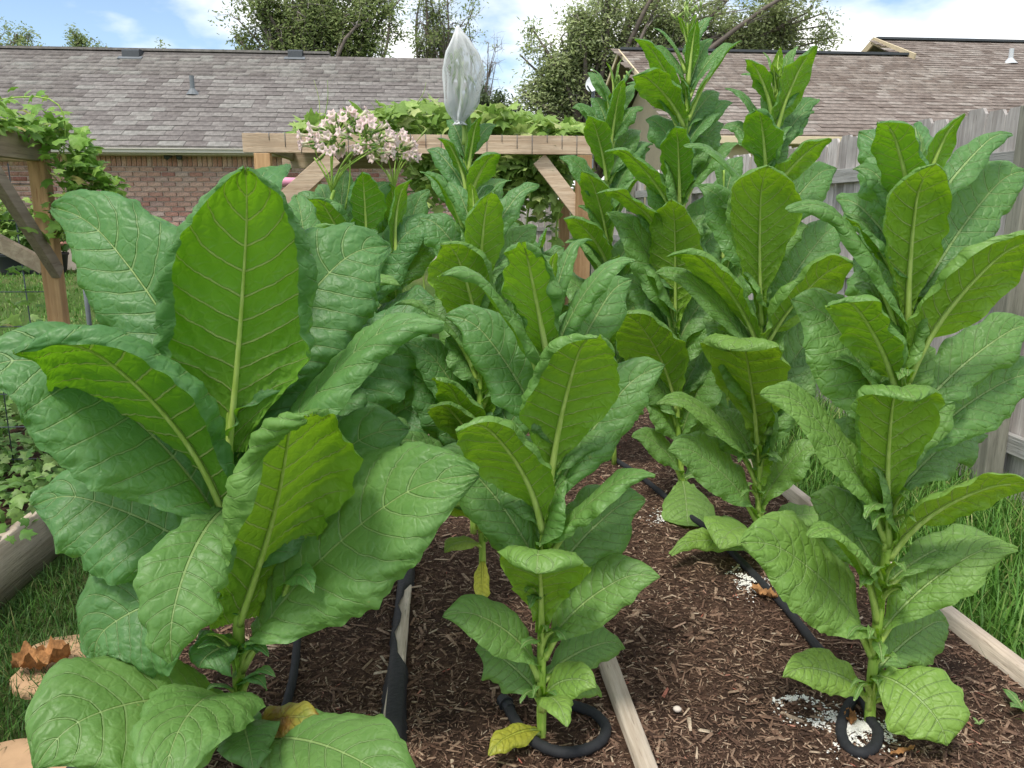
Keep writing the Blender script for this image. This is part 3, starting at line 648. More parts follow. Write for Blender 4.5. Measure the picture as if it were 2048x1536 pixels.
L(980, 880, 800, 0.05, 240, bend=0.7, face=50, tone=0.04)
L(1030, 800, 845, -0.15, 140, bend=0.9, curl=(1.2, 0.8), tipc=0.8, face=-10, shape='ovate', tone=0.35)
L(1060, 860, 960, -0.05, 180, bend=0.8, face=50, tone=0.1)
L(820, 560, 560, 0.15, 220, bend=0.6, face=30); L(820, 730, 600, 0.2, 230, bend=0.6, face=40, tone=0.05)

# --- flowering plant
AF = Plant('tobacco plant topped with pale pink flowers before the pergola', 2.75, [(705, 900), (700, 700), (676, 520), (662, 420), (668, 380)], 0.013, 0.006, 0.10, grp='tobacco plants in the beds')
L = AF.leaf
L(520, 725, 352, -0.08, 105, bend=0.45, curl=(1.4, 1.2), tipc=0.9, face=-10, tone=0.02, bx=735)
L(560, 628, 400, -0.10, 125, bend=0.7, curl=(1.0, 1.5), tipc=0.8, face=-20, tone=0.15, bx=705)
L(560, 690, 350, 0.12, 90, bend=0.5, curl=(1, 1), face=20)
L(600, 765, 370, 0.15, 110, bend=0.5, curl=(1, 1), face=45, wav=0.04, tone=0.0)
L(520, 815, 365, -0.02, 60, bend=0.5, curl=(1.2, 1.2), face=-20, tone=0.2, bx=790)
L(560, 850, 385, 0.12, 80, bend=0.5, bx=800, face=40)
L(680, 848, 448, 0.0, 150, bend=0.55, curl=(0.8, 1.0), face=58, tone=0.05)
L(640, 745, 470, -0.05, 130, bend=0.5, curl=(1, 1), face=50, tone=0.03)
L(720, 640, 560, 0.1, 150, bend=0.6, face=40); L(740, 850, 600, -0.05, 140, bend=0.7, face=50, tone=0.05); L(500, 640, 372, 0.15, 60, bend=0.5, face=30)

AG = Plant('second flowering tobacco plant right beside the pink flowers', 2.95, [(800, 900), (795, 600), (790, 450), (787, 385)], 0.012, 0.005, 0.08)
L = AG.leaf
L(500, 782, 372, -0.05, 55, bend=0.5, curl=(1.2, 1.2), tipc=0.7); L(520, 842, 400, 0.05, 60, bend=0.6, face=30); L(540, 735, 430, 0.0, 70, bend=0.6, face=40)
L(600, 860, 470, 0.05, 100, bend=0.6, face=50); L(640, 720, 520, 0.05, 110, bend=0.6, face=50); L(560, 810, 430, 0.1, 80, bend=0.5)

# --- front middle plant
B1 = Plant('medium tobacco plant at the front of the middle bed inside a hose ring', 1.57, [(1083, 1462), (1083, 1300), (1086, 1100), (1094, 1000), (1106, 880), (1098, 720), (1100, 600)], 0.0125, 0.005, 0.30, crk=0.6)
L = B1.leaf
L(1265, 1075, 1120, -0.17, 215, bend=0.6, curl=(0.8, 0.8), tipc=1.7, fold=0.2, wav=0.045, shape='blunt', tone=0.55)
L(1355, 903, 1228, -0.06, 145, bend=0.9, curl=(0.6, 0.6), tipc=0.5, face=46, wav=0.03, tone=0.42)
L(1400, 962, 1300, 0.06, 135, bend=0.8, face=50, tone=0.35)
L(1315, 1295, 1150, -0.06, 165, bend=0.8, curl=(0.8, 0.6), tipc=0.6, face=46, wav=0.03, tone=0.40)
L(1360, 1240, 1290, 0.10, 110, bend=0.9, face=40, tone=0.35)
L(1410, 1182, 1368, -0.09, 105, bend=1.3, curl=(0.5, 0.5), tipc=0.4, face=48, wav=0.03, tone=0.75, shape='lance')
L(1415, 1130, 1440, -0.16, 85, bend=1.3, wav=0.04, tone=0.8)
L(1400, 1200, 1385, 0.04, 60, bend=1.2, face=40, tone=0.6)
L(1462, 985, 1500, -0.10, 70, bend=0.8, yellow=1.0, tone=0.9, wav=0.03, face=30)
L(1125, 1285, 948, -0.10, 150, bend=0.55, curl=(1.5, 0.9), sigma0=0.4, tipc=0.6, face=12, shape='lance', tone=0.35)
L(1185, 1270, 1000, 0.08, 180, bend=0.6, curl=(0.8, 0.6), face=58, tone=0.25)
L(1165, 885, 908, 0.03, 165, bend=0.6, curl=(0.8, 0.7), tipc=0.5, face=55, tone=0.25, shape='lance')
L(1190, 980, 1010, 0.12, 150, bend=0.6, face=45, tone=0.2)
L(1060, 932, 852, -0.15, 210, bend=0.7, curl=(0.7, 1.6), sigma0=0.55, tipc=0.8, face=-30, fold=0.2, tone=0.45)
L(960, 1185, 675, -0.16, 265, az=-80, bend=0.45, curl=(1.7, 1.0), sigma0=0.62, tipc=0.9, face=-8, fold=0.1, wav=0.015, tone=0.38, shape='ovate')
L(915, 915, 635, 0.05, 175, bend=0.5, curl=(1.0, 1.0), tipc=0.7, face=55, tone=0.15)
L(1040, 1302, 740, 0.03, 175, bend=0.5, curl=(0.8, 0.8), tipc=0.5, face=58, tone=0.22)
L(735, 1042, 492, -0.12, 190, az=-95, bend=0.4, curl=(1.6, 2.3), sigma0=0.50, tipc=0.9, fold=0.1, tone=0.30, shape='ovate')
L(830, 906, 542, -0.10, 120, bend=0.75, curl=(2.0, 1.6), sigma0=0.4, tipc=1.0, face=16, tone=0.30, shape='lance')
L(760, 1250, 522, -0.02, 120, bend=0.7, curl=(1.8, 1.4), sigma0=0.4, tipc=0.8, face=20, tone=0.22, shape='lance')
L(830, 1248, 565, 0.12, 150, bend=0.4, curl=(0.7, 0.7), face=50, tone=0.18)
L(660, 1108, 515, -0.02, 42, bend=0.3, curl=(1.6, 1.6), tipc=0.6, tone=0.45)
L(700, 1168, 478, 0.04, 70, bend=0.6, curl=(2.0, 2.0), sigma0=0.4, tipc=1.2, shape='lance', tone=0.2)
L(720, 1060, 560, 0.10, 80, bend=0.4); L(690, 1130, 540, 0.03, 50, bend=0.4, curl=(1.4, 1.4), shape='lance')
L(900, 1230, 800, 0.2, 180, bend=0.7, face=20); L(980, 960, 880, 0.2, 170, bend=0.7, face=20)
B1.sucker(1300, 4, 45, 31); B1.sucker(1130, 4, 45, 33); B1.sucker(1420, 3, 40, 35); B1.sucker(1220, 3, 45, 36)

# --- second in the middle row
B2 = Plant('tobacco plant behind the front middle plant, its crown below the net bag', 2.15, [(965, 1120), (960, 850), (958, 650), (950, 480), (948, 420)], 0.012, 0.005, 0.28)
L = B2.leaf
L(600, 978, 393, -0.12, 120, bend=0.35, curl=(1.4, 1.4), sigma0=0.65, tipc=0.7, fold=0.1, tone=0.32)
L(700, 893, 492, -0.12, 165, bend=0.6, curl=(0.8, 1.8), sigma0=0.6, tipc=0.8, face=-30, tone=0.42)
L(560, 858, 348, -0.05, 65, bend=0.55, curl=(1.6, 1.6), sigma0=0.5, tipc=0.8, face=5, shape='lance', tone=0.22)
L(480, 943, 372, -0.02, 38, bend=0.3, curl=(1.4, 1.4), tipc=0.5, tone=0.5)
L(500, 1010, 362, -0.02, 45, bend=0.6, curl=(1.7, 1.7), tipc=0.9, face=10, shape='lance', tone=0.2)
L(500, 905, 370, 0.05, 60, bend=0.5, tone=0.1, face=30)
L(580, 850, 438, 0.05, 110, bend=0.6, face=55, tone=0.08)
L(560, 1062, 374, 0.05, 75, bend=0.6, face=45, tone=0.1)
L(760, 806, 604, -0.06, 75, bend=0.8, curl=(1.8, 1.6), sigma0=0.4, tipc=0.9, face=10, shape='lance', tone=0.4)
L(900, 822, 688, 0.0, 130, bend=0.6, face=52, tone=0.15)
L(930, 868, 812, -0.15, 120, bend=0.8, curl=(0.8, 1.2), tipc=0.8, face=-20, tone=0.45)
L(1010, 806, 880, -0.05, 100, bend=0.7, face=50, tone=0.28, shape='lance'); L(1060, 905, 1010, -0.1, 120, bend=0.9, face=-20, tone=0.8)
L(1090, 892, 1100, -0.1, 60, bend=0.8, face=20, tone=0.7, yellow=0.3)
L(640, 1060, 460, 0.1, 110, bend=0.5, face=50); L(700, 1100, 520, 0.1, 110, bend=0.6, face=50); L(760, 880, 600, 0.12, 130, bend=0.6, face=50); L(860, 1040, 720, 0.1, 130, bend=0.6, face=40, tone=0.1)
L(1120, 965, 1205, -0.15, 50, bend=0.5, face=20, yellow=1.0, tone=0.9)

L(990, 818, 745, 0.03, 150, bend=0.6, face=54, tone=0.1); L(1050, 850, 905, 0.0, 150, bend=0.7, face=52, tone=0.15); L(1080, 1060, 930, 0.05, 140, bend=0.7, face=50, tone=0.2); L(940, 880, 760, -0.12, 120, bend=0.5, curl=(1.2, 1.2), face=-15, tone=0.4); L(980, 1070, 800, 0.0, 130, bend=0.6, face=50, tone=0.15)
# --- bagged plant
B3 = Plant('tobacco plant whose flower head is tied in the white net bag', 2.75, [(945, 900), (942, 600), (938, 420), (932, 280), (922, 200), (918, 130)], 0.012, 0.005, 0.12)
L = B3.leaf
L(345, 956, 240, -0.05, 42, bend=0.3, curl=(1.3, 1.3), tipc=0.6, tone=0.15)
L(385, 884, 278, -0.03, 60, bend=0.6, curl=(1.4, 1.4), tipc=0.8, face=-10, shape='lance', tone=0.15)
L(400, 992, 308, -0.08, 78, bend=0.6, curl=(1.4, 1.2), tipc=0.8, face=-15, tone=0.15)
L(400, 862, 300, 0.08, 65, bend=0.6, face=50, tone=0.0)
L(330, 900, 242, 0.08, 45, bend=0.5, face=40, tone=0.0); L(330, 985, 250, 0.06, 45, bend=0.6, face=40, tone=0.05)
L(460, 858, 350, 0.02, 70, bend=0.6, face=40); L(470, 1005, 362, 0.05, 80, bend=0.6, face=40)
L(300, 930, 200, 0.03, 30, bend=0.4, tone=0.2); L(290, 905, 170, 0.0, 28, bend=0.4, tone=0.2)
L(560, 870, 460, 0.05, 100, bend=0.6, face=40); L(560, 1030, 450, 0.05, 100, bend=0.6, face=40)

# --- front right plant
C1 = Plant('yellow green tobacco plant at the front right ringed by a hose in white powder', 1.54, [(1738, 1465), (1748, 1310), (1775, 1090), (1790, 970), (1808, 780), (1816, 640), (1832, 430), (1838, 330)], 0.0125, 0.005, 0.45)
L = C1.leaf
L(700, 1852, 342, -0.12, 205, az=-85, bend=0.3, curl=(1.6, 1.5), sigma0=0.75, tipc=0.8, fold=0.15, shape='spoon', wav=0.012, tone=0.45)
L(460, 1768, 248, -0.06, 135, bend=0.45, curl=(1.2, 1.3), tipc=0.8, face=-15, tone=0.15)
L(540, 1738, 275, 0.10, 170, bend=0.45, curl=(0.9, 0.9), face=50, tone=0.08)
L(430, 1918, 238, -0.04, 85, bend=0.35, curl=(1.0, 1.0), tipc=0.5, face=-30, tone=0.25, shape='lance')
L(420, 1830, 255, 0.12, 110, bend=0.4, face=20, tone=0.05); L(400, 1838, 268, 0.02, 40, bend=0.3, curl=(1.4, 1.4), tone=0.3, shape='lance')
L(470, 2008, 268, 0.08, 85, bend=0.45, curl=(1.2, 1.0), face=30, shape='lance', tone=0.15)
L(640, 2035, 345, 0.12, 190, bend=0.5, curl=(0.8, 0.8), tipc=0.5, face=55, tone=0.18)
L(760, 2070, 482, -0.13, 235, bend=0.55, curl=(1.5, 0.8), sigma0=0.6, tipc=0.7, face=-42, tone=0.50)
L(740, 1605, 412, -0.04, 155, bend=0.85, curl=(1.6, 1.2), sigma0=0.4, tipc=0.9, face=30, shape='lance', tone=0.28)
L(690, 1720, 520, 0.15, 170, bend=0.6, face=45, tone=0.2); L(640, 1705, 430, 0.1, 60, bend=0.6, face=20, shape='lance', tone=0.4)
L(930, 1612, 608, 0.06, 240, bend=0.5, curl=(0.7, 0.7), tipc=0.6, face=58, wav=0.025, tone=0.30)
L(820, 1672, 604, -0.10, 165, bend=0.6, curl=(0.8, 1.8), sigma0=0.5, tipc=0.9, face=-20, tone=0.38)
L(1090, 1808, 782, -0.17, 265, az=-85, bend=0.35, curl=(1.3, 1.3), sigma0=0.75, tipc=1.6, fold=0.2, shape='spoon', wav=0.025, tone=0.50)
L(1080, 1552, 790, -0.08, 175, bend=0.45, curl=(0.8, 0.7), tipc=0.6, face=50, wav=0.03, shape='lance', tone=0.55)
L(870, 2065, 650, 0.06, 150, bend=0.6, curl=(0.8, 0.8), tipc=0.5, face=50, tone=0.30, shape='lance')
L(950, 2075, 752, 0.08, 180, bend=0.75, curl=(0.7, 0.7), tipc=0.5, face=58, tone=0.25)
L(1115, 2045, 970, -0.14, 200, bend=0.85, curl=(0.8, 1.2), tipc=0.5, face=-38, wav=0.03, tone=0.65)
L(1180, 1985, 1080, 0.02, 120, bend=0.9, face=20, tone=0.5)
L(1310, 1512, 1085, -0.08, 240, bend=0.6, curl=(0.5, 0.5), tipc=0.4, face=54, wav=0.025, tone=0.62)
L(1240, 1635, 1062, -0.15, 125, bend=0.85, curl=(1.2, 0.9), sigma0=0.45, face=20, tone=0.60, shape='lance')
L(1285, 2010, 1095, -0.04, 150, bend=0.75, curl=(0.6, 0.6), tipc=0.6, face=46, wav=0.03, tone=0.55, shape='lance')
L(1350, 1890, 1245, 0.10, 150, bend=0.7, face=55, tone=0.40)
L(1350, 1892, 1490, -0.16, 210, bend=1.5, curl=(0.5, 0.5), tipc=0.3, face=32, wav=0.035, tone=0.85)
L(1398, 1580, 1345, -0.06, 115, bend=0.7, curl=(0.4, 0.6), face=54, tone=0.85, shape='lance')
L(1400, 1830, 1425, 0.03, 90, bend=1.1, face=20, tone=0.8)
L(1010, 1660, 860, 0.15, 200, bend=0.6, face=50, tone=0.3); L(1100, 1690, 980, 0.1, 160, bend=0.6, face=50, tone=0.4); L(1000, 1960, 860, 0.2, 180, bend=0.6, face=50, tone=0.3)
L(880, 1700, 700, 0.14, 190, bend=0.5, face=50, tone=0.25); L(1180, 1640, 1000, 0.08, 190, bend=0.6, face=52, tone=0.45); L(620, 1960, 430, 0.14, 150, bend=0.5, face=50, tone=0.2); L(560, 1690, 400, 0.14, 140, bend=0.5, face=50, tone=0.15)
C1.sucker(1180, 5, 55, 41); C1.sucker(1040, 4, 55, 42); C1.sucker(1310, 4, 45, 43); C1.sucker(1400, 3, 35, 44); C1.sucker(780, 3, 45, 45)

# --- second right
C2 = Plant('tall tobacco plant behind the front right plant with a leafy crown', 2.5, [(1518, 1090), (1516, 900), (1522, 640), (1532, 400), (1550, 220), (1556, 150)], 0.0125, 0.005, 0.40)
L = C2.leaf
L(650, 1525, 348, -0.16, 190, az=-88, bend=0.3, curl=(1.5, 1.4), sigma0=0.7, tipc=0.7, fold=0.12, shape='spoon', wav=0.012, tone=0.45)
L(700, 1356, 505, -0.10, 125, bend=0.65, curl=(0.8, 1.7), sigma0=0.5, tipc=0.9, face=-12, tone=0.42)
L(740, 1336, 545, -0.04, 110, bend=0.6, curl=(1.0, 0.8), face=42, shape='lance', tone=0.35)
L(710, 1690, 528, -0.12, 190, bend=0.6, curl=(1.4, 0.8), sigma0=0.6, tipc=0.5, face=-35, tone=0.50)
L(890, 1470, 683, -0.20, 220, bend=0.35, curl=(0.7, 0.7), tipc=1.6, fold=0.15, wav=0.03, shape='blunt', tone=0.62)
L(680, 1680, 450, 0.10, 140, bend=0.5, face=55, tone=0.20)
L(600, 1415, 378, 0.08, 130, bend=0.45, face=55, tone=0.18)
L(370, 1515, 222, -0.10, 110, bend=0.35, curl=(1.3, 1.4), sigma0=0.6, tipc=0.9, tone=0.15)
L(285, 1622, 105, -0.06, 105, bend=0.35, curl=(0.9, 0.9), tipc=0.4, face=-28, tone=0.25)
L(235, 1498, 122, -0.05, 55, bend=0.5, curl=(1.1, 1.1), face=-20, tone=0.20)
L(290, 1460, 178, 0.03, 55, bend=0.6, curl=(1.2, 1.0), face=30, shape='lance', tone=0.10)
L(400, 1652, 282, -0.08, 95, bend=0.5, curl=(0.8, 1.2), tipc=0.5, face=-30, tone=0.35)
L(450, 1382, 290, -0.03, 80, bend=0.7, curl=(1.3, 1.1), sigma0=0.45, tipc=0.7, face=25, shape='lance', tone=0.22)
L(500, 1662, 338, 0.08, 110, bend=0.5, face=55, tone=0.15); L(330, 1625, 200, 0.08, 80, bend=0.4, face=45, tone=0.1)
L(200, 1530, 108, 0.02, 40, bend=0.3, curl=(1.0, 1.0), tone=0.35); L(200, 1556, 100, 0.0, 34, bend=0.3, curl=(1.3, 1.3), tone=0.5, shape='lance'); L(200, 1588, 98, 0.03, 42, bend=0.4, curl=(1.2, 1.2), tone=0.3, shape='lance'); L(190, 1545, 130, -0.03, 24, bend=0.4, tone=0.6)
L(970, 1336, 800, -0.06, 95, bend=0.8, curl=(0.9, 0.8), tipc=0.7, face=35, shape='lance', tone=0.50)
L(1045, 1353, 898, -0.05, 140, bend=0.6, curl=(0.5, 0.5), face=55, tone=0.35)
L(1030, 1632, 890, -0.04, 110, bend=0.7, face=30, tone=0.45); L(1060, 1660, 1040, 0.02, 90, bend=0.9, face=30, tone=0.55)
L(1100, 1445, 1085, -0.22, 160, bend=1.3, curl=(0.4, 0.4), face=10, tone=0.72)
L(1110, 1355, 1097, -0.12, 60, bend=0.7, face=40, shape='lance', tone=0.75)
L(930, 1620, 720, 0.05, 130, bend=0.6, face=45, tone=0.35); L(860, 1660, 640, 0.12, 150, bend=0.5, face=50, tone=0.25); L(820, 1420, 640, 0.1, 140, bend=0.6, face=45, tone=0.3)
C2.sucker(930, 4, 40, 51); C2.sucker(1000, 3, 35, 52)

# --- tallest
C3 = Plant('tallest tobacco plant with green buds reaching the top of the photo', 3.0, [(1368, 1000), (1356, 850), (1350, 640), (1360, 400), (1374, 220), (1376, 90), (1375, 45)], 0.013, 0.0045, 0.30)
L = C3.leaf
L(660, 1345, 412, -0.14, 140, bend=0.3, curl=(0.9, 0.9), sigma0=0.7, tipc=0.7, wav=0.02, tone=0.42)
L(235, 1282, 82, -0.06, 68, bend=0.4, curl=(1.1, 1.0), tipc=0.6, face=-12, shape='lance', tone=0.15)
L(240, 1470, 88, -0.04, 62, bend=0.35, curl=(1.1, 1.1), face=-5, shape='lance', tone=0.20)
L(170, 1392, 48, -0.05, 42, bend=0.2, curl=(1.3, 1.3), tipc=0.4, shape='lance', tone=0.12)
L(255, 1276, 152, -0.10, 100, bend=0.7, curl=(0.9, 1.2), tipc=0.6, face=-30, tone=0.25)
L(145, 1315, 58, 0.02, 34, bend=0.5, curl=(1.2, 1.0), face=20, shape='lance', tone=0.2)
L(120, 1420, 36, 0.03, 28, bend=0.5, face=40, shape='lance', tone=0.1); L(90, 1358, 35, -0.02, 20, bend=0.3, tone=0.4); L(80, 1392, 30, -0.02, 20, bend=0.3, tone=0.35); L(190, 1420, 80, 0.08, 50, bend=0.4, face=50, shape='lance', tone=0.08)
L(410, 1352, 258, -0.12, 95, bend=0.35, curl=(1.5, 1.5), sigma0=0.55, tipc=0.9, tone=0.10)
L(450, 1226, 300, -0.06, 90, bend=0.65, curl=(1.5, 1.0), tipc=0.8, face=-5, shape='lance', tone=0.22)
L(510, 1208, 382, -0.08, 85, bend=0.7, curl=(1.1, 0.9), tipc=0.7, face=-5, wav=0.05, shape='lance', tone=0.30)
L(300, 1458, 205, 0.05, 52, bend=0.5, face=45, tone=0.1); L(420, 1468, 288, 0.0, 75, bend=0.6, curl=(1.2, 1.0), face=20, tone=0.2)
L(330, 1300, 240, 0.1, 90, bend=0.5, face=50, tone=0.08); L(400, 1440, 250, 0.12, 90, bend=0.5, face=50, tone=0.1)
L(820, 1252, 632, -0.12, 170, bend=0.6, curl=(0.8, 1.0), tipc=0.6, face=-35, tone=0.40)
L(690, 1232, 432, 0.02, 130, bend=0.5, curl=(1, 0.8), face=52, wav=0.04, tone=0.25)
L(560, 1440, 470, 0.1, 110, bend=0.5, face=45, tone=0.2); L(760, 1440, 600, 0.0, 130, bend=0.6, face=45, tone=0.3)
L(960, 1376, 1085, -0.28, 130, bend=0.9, curl=(0.3, 0.3), tone=0.62, fold=0.1)
L(960, 1276, 872, -0.04, 90, bend=0.8, face=48, tone=0.35); L(900, 1290, 800, 0.0, 100, bend=0.7, face=40, tone=0.35); L(930, 1440, 820, 0.0, 100, bend=0.8, face=40, tone=0.35); L(960, 1440, 940, 0.05, 70, bend=0.8, face=40, tone=0.4)

C4 = Plant('smaller tobacco plant with fresh crown left of the tallest one', 3.5, [(1228, 960), (1222, 600), (1214, 380), (1224, 240), (1234, 160)], 0.012, 0.0045, 0.22)
L = C4.leaf
L(365, 1180, 236, -0.10, 75, bend=0.45, curl=(1.1, 1.1), tipc=0.6, face=-15, tone=0.15)
L(300, 1243, 170, -0.08, 55, bend=0.3, curl=(1.1, 1.1), tipc=0.4, tone=0.15)
L(250, 1188, 140, 0.0, 36, bend=0.6, curl=(1.3, 1.1), face=20, shape='lance', tone=0.15); L(215, 1262, 140, 0.0, 34, bend=0.4, curl=(1.2, 1.2), shape='lance', tone=0.1)
L(200, 1215, 128, 0.0, 24, bend=0.4, tone=0.4); L(190, 1242, 120, 0.0, 20, bend=0.3, tone=0.6)
L(290, 1188, 198, 0.06, 50, bend=0.5, face=45, tone=0.05)
L(440, 1130, 316, 0.0, 78, bend=0.7, curl=(1.0, 0.9), face=50, tone=0.10)
L(500, 1172, 348, -0.12, 85, bend=0.45, curl=(1.3, 1.3), tipc=0.7, tone=0.30, face=-10)
L(540, 1138, 438, -0.06, 90, bend=0.7, curl=(0.9, 1.2), face=-25, wav=0.05, tone=0.3)
L(600, 1140, 482, -0.04, 85, bend=0.8, curl=(1.5, 1.2), tipc=1.0, face=10, tone=0.3, wav=0.05)
L(420, 1290, 300, 0.05, 75, bend=0.6, face=45, tone=0.1); L(480, 1270, 360, -0.05, 85, bend=0.5, curl=(1.2, 1.0), tone=0.15); L(620, 1300, 500, 0.0, 110, bend=0.6, face=45, tone=0.2)
L(660, 1120, 560, 0.0, 100, bend=0.7, face=45, tone=0.25); L(700, 1170, 600, -0.1, 110, bend=0.6, tone=0.3); L(760, 1130, 700, 0.0, 110, bend=0.8, face=45, tone=0.3); L(760, 1290, 680, 0, 110, bend=0.8, face=45, tone=0.3)
L(860, 1160, 800, 0.0, 100, bend=0.8, face=45, tone=0.3); L(860, 1280, 790, 0, 100, bend=0.8, face=45, tone=0.3)

C5 = Plant('tobacco plant half hidden between the tallest plant and its right neighbour', 3.6, [(1455, 900), (1448, 600), (1446, 420), (1448, 340)], 0.012, 0.0045, 0.15)
L = C5.leaf
for k, (by, tx, ty, dy, w) in enumerate([(420, 1425, 310, 0.0, 60), (430, 1478, 318, 0.05, 60), (470, 1405, 375, -0.05, 75), (480, 1495, 380, 0.0, 75), (520, 1440, 400, -0.08, 80), (560, 1395, 450, 0.0, 90), (560, 1510, 440, 0.05, 90), (620, 1400, 520, 0.0, 100), (640, 1505, 520, 0.0, 100), (700, 1420, 590, -0.05, 100), (720, 1520, 610, 0.0, 100), (790, 1400, 700, 0.0, 100), (800, 1510, 710, 0.0, 100), (860, 1420, 800, 0.0, 90), (870, 1500, 810, 0.0, 90)]):
    L(by, tx, ty, dy, w, bend=0.6, face=42, curl=(0.9, 0.9), tone=0.12 + 0.015 * k)
L = C3.leaf
L(480, 1300, 350, 0.06, 90, bend=0.5, face=50, tone=0.12); L(600, 1285, 480, 0.08, 110, bend=0.5, face=50, tone=0.15); L(740, 1260, 560, 0.1, 120, bend=0.6, face=50, tone=0.18); L(600, 1430, 400, 0.06, 100, bend=0.5, face=50, tone=0.15)
# further back in the rows, seen only as gaps are filled
B4 = Plant('tobacco plant far back in the middle row before the side fence', 3.7, [(1075, 800), (1075, 600), (1078, 500)], 0.011, 0.005, 0.15)
L = B4.leaf
for k, (tx, ty, dy) in enumerate([(1090, 462, -0.05), (1040, 470, 0.05), (1120, 500, 0.05), (1020, 520, -0.05), (1140, 550, 0.0), (1030, 590, 0.05), (1130, 620, 0.0), (1010, 660, 0.0), (1140, 700, 0.05)]):
    L(560 + k * 28, tx, ty, dy, 70 + 4 * k, bend=0.6, face=45, tone=0.1)

B2.fill(520, 1000, 12, 170, 110, 71); B3.fill(420, 760, 10, 150, 85, 72); B4.fill(560, 780, 8, 130, 80, 73); C2.fill(430, 980, 14, 190, 115, 74); C3.fill(380, 900, 14, 170, 100, 75); C4.fill(360, 860, 14, 150, 85, 76)
C5.fill(420, 860, 10, 150, 90, 77); AF.fill(500, 860, 10, 170, 110, 78, 0.05); AG.fill(480, 860, 8, 150, 90, 79, 0.06); A2.fill(620, 1100, 12, 210, 150, 80); B1.fill(760, 1120, 6, 200, 120, 81); C1.fill(640, 1100, 8, 220, 130, 82)
C3.fill(150, 340, 9, 130, 58, 83, 0.14, 0.7); C4.fill(220, 360, 8, 110, 50, 84, 0.14, 0.7); C2.fill(230, 400, 8, 130, 66, 85, 0.18, 0.65); C1.fill(420, 600, 6, 170, 95, 86, 0.2, 0.65)
# buds on the crowns
def buds(plant, cx, cy, spread, n, seed, size=0.006):
    r = np.random.default_rng(seed); c = at(cx, cy, Y=plant.Y); k = depth(c) / FPX
    for i in range(n):
        p = c + np.array([r.normal(0, spread * k), r.normal(0, spread * k), r.normal(0, spread * k * 1.2)])
        d = np.array([r.normal(0, 0.5), r.normal(0, 0.5), 1.0]); d /= np.linalg.norm(d)
        l = size * r.uniform(2.2, 3.6)
        mb = MB(); mb.tube([p - d * l * 1.2, p - d * l * 0.3, p, p + d * l * 0.5, p + d * l * 0.9, p + d * l], [size * 0.22, size * 0.35, size * 0.75, size * 0.8, size * 0.4, size * 0.08], 8)
        mb.build('bud', M['bud'], plant.root, True)
buds(C3, 1376, 22, 9, 22, 3); buds(C4, 1240, 150, 8, 9, 4, 0.006); buds(C2, 1556, 150, 8, 8, 5, 0.005)

# pink flowers
def flower_mesh(seed):
    r = np.random.default_rng(seed); n = 20
    prof = [(0.0, 0.0022, 0), (0.012, 0.0026, 0), (0.026, 0.0042, 0), (0.036, 0.0058, 0), (0.042, 0.0070, 0), (0.0455, 0.0110, 0.3), (0.0465, 0.0150, 1.0)]
    V = []; rad = []
    for i, (z, q, lob) in enumerate(prof):
        for j in range(n):
            a = 2 * math.pi * j / n; rr = q * (1 + lob * 0.20 * math.cos(5 * a)); V.append((rr * math.cos(a), rr * math.sin(a), z - lob * 0.003 * (1 - math.cos(5 * a)) + r.normal(0, 0.0003))); rad.append(i / (len(prof) - 1))
    F = np.array([(i * n + j, i * n + (j + 1) % n, (i + 1) * n + (j + 1) % n, (i + 1) * n + j) for i in range(len(prof) - 1) for j in range(n)])
    return np_mesh('flower', np.array(V), F, M['petal'], True, {'rad': np.array(rad)})
def calyx_mesh():
    mb = MB(); mb.tube([(0, 0, -0.012), (0, 0, -0.008), (0, 0, 0.002), (0, 0, 0.008)], [0.0012, 0.0032, 0.0042, 0.0040], 8)
    me = bpy.data.meshes.new('calyx'); me.from_pydata(np.concatenate(mb.v).tolist(), [], mb.q); me.update(); me.polygons.foreach_set('use_smooth', np.ones(len(me.polygons), bool)); me.materials.append(M['calyx']); return me
FM = [flower_mesh(i) for i in range(4)]; CM = calyx_mesh()
